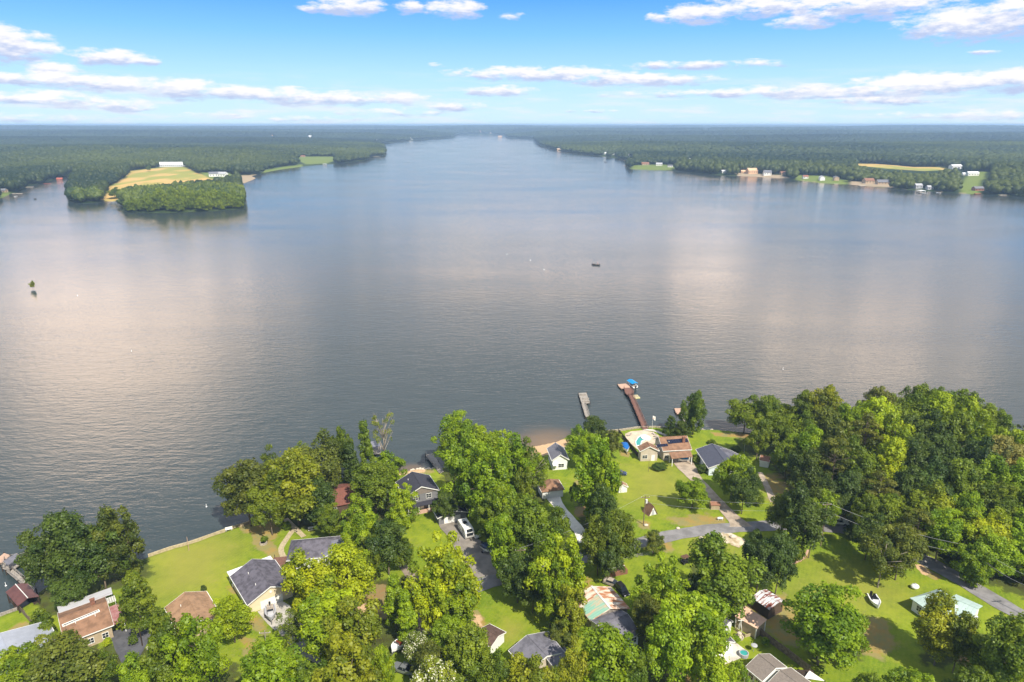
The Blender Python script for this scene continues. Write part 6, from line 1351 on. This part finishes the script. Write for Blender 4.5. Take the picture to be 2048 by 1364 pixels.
def camper():
    g = G(932, 1068); g.z += .13; a = P(941, 1066, g.z+1); c = P(928, 1046, g.z+1); d = a-c; e = empty('camper', (g.x, g.y, g.z), math.atan2(d.y, d.x), 'white travel trailer with grey side stripes on the grey drive', 'travel trailer'); L, h = 6.6, 1.25
    b = MB(); prof = [(-L/2, .55), (-L/2, 2.7), (-L/2+.3, 3.0), (L/2-.7, 3.0), (L/2-.1, 2.35), (L/2, 1.3), (L/2-.3, .55)]
    b.loft([[(x, -h, z) for x, z in prof], [(x, h, z) for x, z in prof]]); b.build('body', M['camper white'], e)
    b = MB(); b.loft([[(L/2-.68+.02, y, 2.98) for y in (-.8, .8)]+[(L/2-.1+.02, y, 2.37) for y in (.8, -.8)], [(L/2-.66+.06, y, 3.0) for y in (-.8, .8)]+[(L/2-.04, y, 2.4) for y in (.8, -.8)]]); b.build('front_window', M['glass'], e)
    b = MB(); b.box(L/2-.02, L/2+.06, -.9, .9, 1.35, 2.2); b.build('front_window', M['glass'], e)
    for s in (-1, 1):
        b = MB(); y0, y1 = sorted((s*(h+.005), s*(h+.03))); b.box(-L/2+.6, -L/2+1.7, y0, y1, 1.6, 2.3); b.box(.6, 1.8, y0, y1, 1.6, 2.3); b.build('window', M['glass'], e)
        b = MB(); b.box(-L/2+.1, L/2-.5, y0, y1, .95, 1.2); b.build('stripe', M['far grey'], e)
    b = MB(); b.box(-.6, .1, -h-.03, -h-.005, .65, 2.5); d_ = b.build('door', M['white gel'], e); b = MB(); b.box(-.5, -.4, -h-.06, -h-.03, 1.4, 1.55); b.build('handle', M['black'], d_)
    for x, y in ((-1.9, 0), (.2, .3)): b = MB(); b.box(x-.35, x+.35, y-.35, y+.35, 3.002, 3.12); b.build('roof_hatch', M['pale grey'], e)
    b = MB(); b.box(-1.1, -.2, -.5, .5, 3.002, 3.3); b.build('air_conditioner', M['black'], e)
    b = MB(); b.box(L/2-.2, L/2+1.2, -.07, .07, .5, .62); b.tube((L/2+.9, 0, 0), (L/2+.9, 0, .8), .05); b.build('tow_bar', M['black'], e); wheels(e, (-.6, .25), 2.5, .36)
camper()
b = MB(); g = G(955, 1076); e = empty('utility_trailer', g, .6, 'small white utility trailer beside the travel trailer', 'trailer')
b.box(-.9, .9, -.6, .6, .4, .75); b.build('bed', M['white paint'], e); wheels(e, (0,), 1.4, .28); b = MB(); b.box(.9, 1.8, -.05, .05, .4, .48); b.build('tow_bar', M['chrome'], e)
def tractor(px, py, label, rot):
    g = G(px, py); e = empty('golf_cart', g, rot, label, 'golf cart'); b = MB(); b.box(-1.1, 1.1, -.6, .6, .3, .7); b.box(-.6, 0, -.55, .55, .7, .95); b.box(.7, 1.1, -.55, .55, .7, 1.0); b.build('body', M['black'], e)
    b = MB(); b.box(-1.1, .9, -.68, .68, 1.9, 2.0); b.build('canopy', M['mulch'], e)
    for x in (-1, .8):
        for y in (-.6, .6): b = MB(); b.tube((x, y, .7), (x, y, 1.9), .04, n=5); b.build('canopy_pole', M['black'], e)
    wheels(e, (-.7, .75), 1.3, .26)
tractor(1370, 1126, 'dark golf cart with a brown canopy on the lawn above the big green tree', .4)
# ------------------------------------------------------------------ poles and wires
def pole(px, py, top, label, lamp=False, arm=True, m='pole wood', transformer=False, r=.15):
    g = G(px, py); d = ray(px, top); z = CAMH+g.y*d[2]/d[1]-g.z; e = empty('utility_pole' if not lamp else 'lamp_pole', g, .1, label, 'utility pole' if not lamp else 'lamp pole')
    b = MB(); b.tube((0, 0, -.5), (0, 0, z), r, r*.65, 8); b.build('pole', M[m], e)
    if arm: b = MB(); b.box(-1.2, 1.2, -.07, .07, z-.7, z-.55); b.build('crossarm', M[m], e); 
    if arm:
        for x in (-1.1, 0, 1.1): b = MB(); b.tube((x, 0, z-.55), (x, 0, z-.25), .06, .04); b.build('insulator', M['white paint'], e)
    if transformer: b = MB(); b.tube((.42, 0, z-2.4), (.42, 0, z-1.3), .28, n=12); b.build('transformer', M['white metal'], e)
    if lamp: b = MB(); b.tube((0, 0, z-.1), (1.3, 0, z+.15), .05); b.ball((1.4, 0, z+.12), .3, .18, .12); b.build('lamp', M['white paint'], e)
    return Vector((g.x, g.y, g.z+z))
p1 = pole(1287, 1049, 991, 'utility pole with a pale transformer on the big lawn beside the road', transformer=True)
p2 = pole(1297, 943, 919, 'thin short pole on the lawn below the solar panel house', arm=False, r=.08)
p3 = pole(1488, 905, 879, 'pale lamp pole right of the slate blue roofed house', lamp=True, arm=False, m='pale grey', r=.1)
p4 = pole(1617, 1116, 1056, 'thin leaning pole in front of the large dark tree over the road', arm=False, m='pole wood')
p5 = pole(285, 1292, 1256, 'dark utility pole standing in the asphalt yard', arm=False, m='dark wood')
p6 = pole(532, 1284, 1261, 'pole with a short crossarm on the grass by the gravel yard', m='old wood')
p7 = pole(378, 1101, 1074, 'pair of thin timber posts on the seawall of the big lawn', arm=False, m='tan deck', r=.1)
p8 = pole(1946, 1160, 1095, 'utility pole among the roadside trees at the right', m='pole wood')
p9 = pole(1641, 1092, 1005, 'utility pole behind the large dark tree over the road', m='pole wood')
p10 = pole(2075, 1245, 1165, 'utility pole beyond the right edge beside the road')
p11 = pole(1040, 1188, 1096, 'utility pole hidden in the central trees by the road')
def wire(a, c, sag, label, r=.018):
    b = MB(); n = 14; pr = None
    for i in range(n+1):
        t = i/n; p = a.lerp(c, t)-Vector((0, 0, sag*4*t*(1-t)))
        if pr: b.tube(pr, p, r, n=4)
        pr = p
    tag(b.build('power_line', M['pale grey']), label, 'power line')
up = Vector((0, 0, .3))
wire(p1+up, p9, 1.2, 'upper wire from the transformer pole to the pole behind the large dark tree'); wire(p1-up*7, p9-up*6, 1.5, 'lower wire from the transformer pole to the pole behind the large dark tree'); wire(p1+up, p11, 1.2, 'wire from the transformer pole left into the central trees')
wire(p9, p8, 1.5, 'upper wire along the road below the wood', .03); wire(p8, p10, 1.2, 'upper wire along the road at the right edge', .03); wire(p9-up*8, p8-up*8, 1.6, 'lower wire along the road below the wood', .03); wire(p8-up*8, p10-up*8, 1.3, 'lower wire along the road at the right edge', .03)
# flag
g = G(1304, 860); e = empty('flagpole', g, 0, 'white flagpole with a hanging flag at the end of the long dock', 'flagpole'); b = MB(); b.tube((0, 0, 0), (0, 0, 6), .05, .03); b.build('pole', M['white paint'], e)
b = MB(); b.loft([[(x, .1*math.sin(x*6), 5.8-.35*x), (x, .1*math.sin(x*6)+.02, 5.8-.35*x), (x, .1*math.sin(x*6)+.02, 4.6-.9*x), (x, .1*math.sin(x*6), 4.6-.9*x)] for x in (.04, .3, .55, .8, 1.0)]); b.build('flag', M['sail cloth'], e); b = MB(); b.box(.05, .95, -.02, .2, 4.75, 4.9); b.build('flag_stripe', M['red'], e)
# ------------------------------------------------------------------ fences
def fence(pts, h, label, m='fence wood', style='board'):
    q = [G(*p) for p in pts]; e = empty('fence', q[0], 0, label, 'fence'); o = q[0]
    for a, c in zip(q, q[1:]):
        a_, c_ = a-o, c-o; d = c_-a_; n = max(1, int(d.length/2.5)); nrm = Vector((-d.y, d.x, 0)).normalized()*.03
        if style != 'wire': b = MB(); b.loft([[p-nrm+Vector((0,0,zz)) for p, zz in ((a_,-.3),(a_,h))]+[p+nrm+Vector((0,0,zz)) for p, zz in ((a_,h),(a_,-.3))], [p-nrm+Vector((0,0,zz)) for p, zz in ((c_,-.3),(c_,h))]+[p+nrm+Vector((0,0,zz)) for p, zz in ((c_,h),(c_,-.3))]]); b.build('panel', M[m], e)
        else: b = MB(); [b.tube(a_+Vector((0,0,z)), c_+Vector((0,0,z)), .02, n=4) for z in (h*.4, h*.7, h*.95)]; b.build('wire', M['pale grey'], e)
        for j in range(n+1):
            p = a_.lerp(c_, j/n)+nrm*3.2; b = MB(); b.box(p.x-.06, p.x+.06, p.y-.06, p.y+.06, p.z-.4, p.z+h+.08); b.build('post', M[m if style != 'wire' else 'pole wood'], e)
fence([(41,1222),(60,1244),(82,1270),(103,1298)], 1.5, 'weathered board fence running up from the boathouse')
fence([(1236.5,866),(1250,882),(1263,898),(1277,916)], 1.7, 'dark wooden privacy fence beside the pool terrace', 'dark wood')
fence([(1520,1270),(1545,1290),(1575,1312),(1600,1332),(1618,1345)], 1.8, 'long weathered board fence between the brown roofed house and the lawn')
fence([(1246,1120),(1275,1115),(1305,1110)], 1.1, 'thin wire fence on the near side of the road', style='wire')
fence([(1470,1261),(1490,1275),(1516,1268)], .8, 'low fence around the flower bed', 'pale boards')
# ------------------------------------------------------------------ small things
def thing_box(name, px, py, label, cat, m, parts, rot=0., lift=0.):
    g = G(px, py, lift); e = empty(name, g, rot, label, cat)
    for pn, pm, f in parts: b = MB(); f(b); b.build(pn, M[pm or m], e)
    return e
thing_box('picnic_table', 626, 1059, 'white topped picnic table on the shaded lawn', 'picnic table', 'white paint', [('table_top', None, lambda b: b.box(-1.3,1.3,-.45,.45,.72,.78)), ('bench', None, lambda b: b.box(-1.3,1.3,-.95,-.65,.42,.47)), ('bench', None, lambda b: b.box(-1.3,1.3,.65,.95,.42,.47)),
  ('leg', 'far brown', lambda b: [b.tube((-.9,-.85,0),(-.9,.3,.72),.05), b.tube((-.9,.85,0),(-.9,-.3,.72),.05)]), ('leg', 'far brown', lambda b: [b.tube((.9,-.85,0),(.9,.3,.72),.05), b.tube((.9,.85,0),(.9,-.3,.72),.05)])], .3)
thing_box('bench', 458, 1061, 'white bench on the seawall at the right end of the big lawn', 'bench', 'white paint', [('seat', None, lambda b: b.box(-.9,.9,-.25,.25,.42,.5)), ('backrest', None, lambda b: b.box(-.9,.9,.25,.32,.42,1.0)), ('leg', None, lambda b: b.box(-.8,-.7,-.2,.2,0,.42)), ('leg', None, lambda b: b.box(.7,.8,-.2,.2,0,.42))], .4)
thing_box('fire_pit', 527, 1087, 'grey fire pit on the bare red soil', 'fire pit', 'stone', [('ring', None, lambda b: b.loft([[(r*math.cos(t), r*math.sin(t), z) for t in [i*.5236 for i in range(12)]] for r, z in ((1.1,0),(1.0,.5),(.75,.5),(.75,.1))])), ('grate', 'black', lambda b: b.tube((0,0,.12),(0,0,.3),.6,n=12))])
thing_box('brick_pit', 1226, 1143, 'square brick enclosure with white rails under the dark tree', 'enclosure', 'brick', [('wall', None, lambda b: b.box(-3,3,-2.0,-1.7,0,1.3)), ('wall', None, lambda b: b.box(-3,3,1.7,2.0,0,1.3)), ('wall', None, lambda b: b.box(-3,-2.7,-1.7,1.7,0,1.3)), ('wall', None, lambda b: b.box(2.7,3,-1.7,1.7,0,1.3)), ('rail', 'white paint', lambda b: b.box(-2.9,2.9,-.5,-.3,1.31,1.45)), ('rail', 'white paint', lambda b: b.box(-2.9,2.9,1.0,1.2,1.31,1.45)), ('floor', 'dark wood', lambda b: b.box(-2.7,2.7,-1.7,1.7,0,.12))], .3)
thing_box('water_tank', 1829, 1177, 'white round tank lying on the right lawn', 'tank', 'white gel', [('tank', None, lambda b: b.ball((0,0,.6),1.0,.8,.65,12,8)), ('lid', 'pale grey', lambda b: b.tube((0,0,1.2),(0,0,1.35),.25,n=10))])
thing_box('air_conditioner', 470, 1172, 'white air conditioning unit beside the left wall of the cream gabled house', 'air conditioner', 'white metal', [('case', None, lambda b: b.box(-.5,.5,-.5,.5,0,.9)), ('fan_grille', 'black', lambda b: b.tube((0,0,.901),(0,0,.95),.38,n=12))])
thing_box('fountain', 1478, 1276, 'small white stone fountain in the flower bed', 'fountain', 'light stone', [('basin', None, lambda b: b.loft([[(r*math.cos(t), r*math.sin(t), z) for t in [i*.5236 for i in range(12)]] for r, z in ((.9,0),(1.0,.4),(.8,.4),(.7,.2))])), ('column', None, lambda b: b.tube((0,0,.2),(0,0,1.3),.14)), ('bowl', None, lambda b: b.ball((0,0,1.3),.5,.5,.15,12,5))])
thing_box('weather_vane', 1479, 1262, 'white windmill ornament above the flower bed', 'garden windmill', 'white paint', [('tower', None, lambda b: [b.tube((sx*.4,sy*.4,0),(0,0,3.0),.05,n=4) for sx in (-1,1) for sy in (-1,1)]), ('blades', None, lambda b: [b.box(-.7,.7,-.28,-.22,2.95,3.1), b.box(-.07,.07,-.29,-.23,2.35,3.7)])])
def sofa(px, py, rot, label): return thing_box('garden_sofa', px, py, label, 'garden sofa', 'white paint', [('seat', None, lambda b: b.box(-1,1,-.4,.4,.1,.45)), ('backrest', None, lambda b: b.box(-1,1,.4,.55,.1,.9)), ('cushion', 'sail cloth', lambda b: b.box(-.9,.9,-.36,.36,.452,.6))], rot, .12)
sofa(1404, 1343, .3, 'white garden sofa on the pale patio at the left end'); sofa(1420, 1328, 1.8, 'white garden sofa turned sideways on the pale patio')
thing_box('garden_table', 1438, 1318, 'round white table on the pale patio', 'garden table', 'white paint', [('table_top', None, lambda b: b.tube((0,0,.7),(0,0,.76),.8,n=14)), ('leg', None, lambda b: b.tube((0,0,0),(0,0,.7),.07))], 0, .12)
thing_box('hot_tub', 1487, 1312, 'round tub with teal water and a dark rim beside the patio', 'hot tub', 'pale grey', [('tub', None, lambda b: b.loft([[(r*math.cos(t), r*math.sin(t), z) for t in [i*.4488 for i in range(14)]] for r, z in ((.95,0),(1.0,.8),(.8,.8),(.8,.5))])), ('water', 'teal pool', lambda b: b.tube((0,0,.55),(0,0,.65),0.78,n=14))], 0, .1)
thing_box('satellite_dish', 1507, 1303, 'grey satellite dish at the edge of the patio', 'satellite dish', 'pale grey', [('dish', None, lambda b: b.ball((0,0,1.6),.7,.7,.16,12,5)), ('mast', None, lambda b: b.tube((0,0,0),(0,0,1.5),.05))])
thing_box('propane_tank', 1440, 1040, 'white post and stump near the end of the brown driveway', 'tank', 'white metal', [('tank', None, lambda b: b.ball((0,0,.6),.9,.35,.35,12,6)), ('foot', None, lambda b: b.box(-.6,-.5,-.2,.2,0,.4)), ('foot', None, lambda b: b.box(.5,.6,-.2,.2,0,.4))])
thing_box('grill', 1262, 1052, 'tiny white stump beside the transformer pole', 'stump', 'light stone', [('stump', None, lambda b: b.tube((0,0,0),(0,0,.5),.3,.25)), ('top', 'white paint', lambda b: b.tube((0,0,.5),(0,0,.55),.24))]) if False else None
for i, (px, py, lab) in enumerate([(1356,1058,'pale boulder near the road on the big lawn'), (1402,1078,'pale boulder at the left of the broken concrete pad'), (1440,1072,'yellow brown boulder above the broken concrete pad'), (1466,1076,'row stone at the right of the broken concrete pad'), (1292,1052,'white marker stone at the foot of the transformer pole'), (300,1298,'pale garden stone right of the asphalt yard')]):
    g = G(px, py); b = MB(); s = .6+.12*i%.4; b.ball((0, 0, s*.4), s, s*.7, s*.6, 8, 5); o = b.build('boulder', M['light stone'], None, g); tag(o, lab, 'boulder')
def lounge(px, py, rot, label, m='boat interior'): return thing_box('lounge_chair', px, py, label, 'lounge chair', m, [('seat', None, lambda b: b.box(-.9,.3,-.32,.32,.3,.38)), ('backrest', None, lambda b: b.loft([[(.3,-.32,.38),(.3,.32,.38),(.3,.32,.3),(.3,-.32,.3)],[(.9,-.32,.85),(.9,.32,.85),(.95,.32,.78),(.95,-.32,.78)]])), ('leg', None, lambda b: b.box(-.85,-.75,-.3,.3,0,.3)), ('leg', None, lambda b: b.box(.2,.3,-.3,.3,0,.3))], rot, .12)
lounge(1258, 872, .4, 'lounge chair at the left rim of the pool terrace'); lounge(1313, 875, 2.6, 'lounge chair at the right rim of the pool terrace'); lounge(1309, 870, 2.2, 'lounge chair at the far right rim of the pool terrace')
# pool
def pool():
    c = G(1288, 882); e = empty('swimming_pool', (c.x, c.y, c.z+.1), 0, 'curved teal swimming pool with a white raised rim', 'swimming pool'); o = Vector(e.location)
    out = [(1272,893),(1271,884),(1276,876),(1284,872),(1295,873),(1301,878),(1298,882),(1289,881),(1283,884),(1281,892)]
    q = [P(px, py, c.z)-o for px, py in out]; cx = sum(p.x for p in q)/len(q); cy = sum(p.y for p in q)/len(q)
    b = MB(); b.prism([(p.x, p.y) for p in q][::-1], .02, .14); b.build('water', M['teal pool'], e)
    b = MB(); n = len(q)
    for i in range(n): b.tube((q[i].x, q[i].y, .16), (q[(i+1)%n].x, q[(i+1)%n].y, .16), .2, n=6)
    b.build('coping', M['white paint'], e)
    q2 = [P(px, py, c.z)-o for px, py in ((1280,873),(1290,871.5),(1299,875),(1300,880),(1291,882),(1283,879))]
    b = MB(); b.prism([(p.x, p.y) for p in q2][::-1], .16, .45); b.build('pool_cover', M['white gel'], e)
pool()
# shade sail
def sail():
    pts = [((1619,1341), 3.0), ((1650,1362), 2.6), ((1608,1356), 2.4)]; g = G(1622, 1368); e = empty('shade_sail', g, 0, 'white triangular shade sail over the corner of the board fence', 'shade sail'); q = [P(*p, g.z+z)-g for p, z in pts]
    b = MB(); b.slab([(p.x, p.y, p.z) for p in q], .05); b.build('cloth', M['sail cloth'], e)
    for p in q: b = MB(); b.tube((p.x, p.y, -.3), (p.x, p.y, p.z+.2), .07); b.build('post', M['dark wood'], e)
    b = MB(); b.slab([(-3.2,-1.2,2.2),(.6,-1.2,2.2),(.6,1.4,2.2),(-3.2,1.4,2.2)], .05); b.build('lower_cloth', M['dark wood'], e)
sail()
# buoys, floats, snags
def buoy(px, py, label, r=.24, m='white gel'):
    p = P(px, py, 0); e = empty('buoy', p, 0, label, 'buoy'); b = MB(); b.ball((0,0,.1), r, r, r*.6, 10, 6); b.build('float', M[m], e); b = MB(); b.tube((0,0,.1), (0,0,1.1), .07, .06); b.build('marker', M[m], e)
for px, py, l in [(155,592,'white buoy right of the lone tree in the lake'),(413,1014,'white marker post in the water beyond the timber seawall'),(1566,739,'white marker buoy in front of the wood at the right'),(263,703,'small white buoy in the left part of the lake'),(1061,521,'small white buoy left of the fishing boat'),(1014,509,'faint white buoy in the middle of the lake'),(1088,540,'faint white buoy nearest the fishing boat'),(698,432,'distant white buoy in the upper lake'),(12,1172,'white post in the water left of the red boathouse')]: buoy(px, py, l)
e = empty('float', P(1272, 794, 0), .2, 'pale yellow square float beside the long dock', 'float'); b = MB(); b.box(-1.2, 1.2, -1.7, 1.7, -.05, .3); b.build('pad', M['yellow float'], e); b = MB(); b.box(-1.0, 1.0, -1.5, 1.5, .301, .34); b.build('mat', M['pale boards'], e)
# far docks
for px, py, w, l, rot, lab in [(1841,386,9,14,0,'roofed dock in front of the two storey pale grey house'), (1176,357,3,14,.3,'dock') , (35,388,16,3,.1,'long pale dock at the left edge'), (1248,331,10,4,0,'dark dock at the tip of the right point'), (752,313,24,4,0,'long low dock at the foot of the wooded headland'), (1335,340,10,3,.1,'small pale dock on the right point'), (1440,348,14,3,0,'white dock left of the large peach house'), (1478,352,8,6,0,'pale dock in front of the large peach house'), (1620,362,14,4,.2,'white stony dock at the small red roofed cottage'), (1672,369,9,5,0,'pale dock in front of the steep dark gabled house'), (1725,372,14,4,.1,'pale dock below the brown roofed house'), (1785,372,6,3,0,'small dock below the wide grey roofed house'), (2008,391,16,4,0,'pale dock at the far right edge'), (1955,388,10,4,0,'red brown dock below the lawn at the far right'), (95,368,12,5,.2,'red brown dock in the narrow cove'), (60,375,12,5,.2,'grey dock at the mouth of the narrow cove'), (650,331,10,8,0,'pale roofed dock at the far green field'), (1120,303,22,6,0,'pale dock before the narrows on the right')]:
    if lab == 'dock': continue
    q = P(px, py, 0); e = empty('dock', q, rot, lab, 'dock'); b = MB(); b.box(-w/2, w/2, -l/2, l/2, .6, 1.0); b.build('deck', M['red' if 'red' in lab else 'light stone'] if 'red' not in lab else M['far red'], e)
    for x in (-w*.45, w*.45): b = MB(); b.box(x-.3, x+.3, -l*.4, l*.4, -2, .6); b.build('pile', M['dark wood'], e)
    if 'roofed dock' in lab:
        b = MB(); b.box(-w/2, w/2, -l/2, l/2, 4.0, 4.5); b.build('roof', M['white metal'], e)
        for x in (-w*.45, w*.45): b = MB(); b.box(x-.2, x+.2, -l*.45, -l*.45+.4, 1.0, 4.0); b.build('post', M['white paint'], e)
# fallen pale snag under the point's trees
for px, py, s, lab in [(187,360,9,'pale dead tree leaning over the water at the point')]:
    q = P(168, 404, 0); e = empty('dead_tree', q, 0, lab, 'dead tree'); b = MB(); b.tube((0,0,-1),(-3.5,0,11),.5,.2); b.build('trunk', PALEBARK, e); b = MB(); b.tube((-2,0,6),(1.5,0,11),.25,.1); b.tube((-2.8,0,8.5),(-6,0,12),.2,.08); b.build('branch', PALEBARK, e)
# border stones of the flower bed on the lawn, mulch ring
strip('path', M['tan deck'], [(1582,1128),(1600,1122),(1612,1110),(1616,1100)], .5, .09, 'curved pale edging of the planted bed on the lawn')
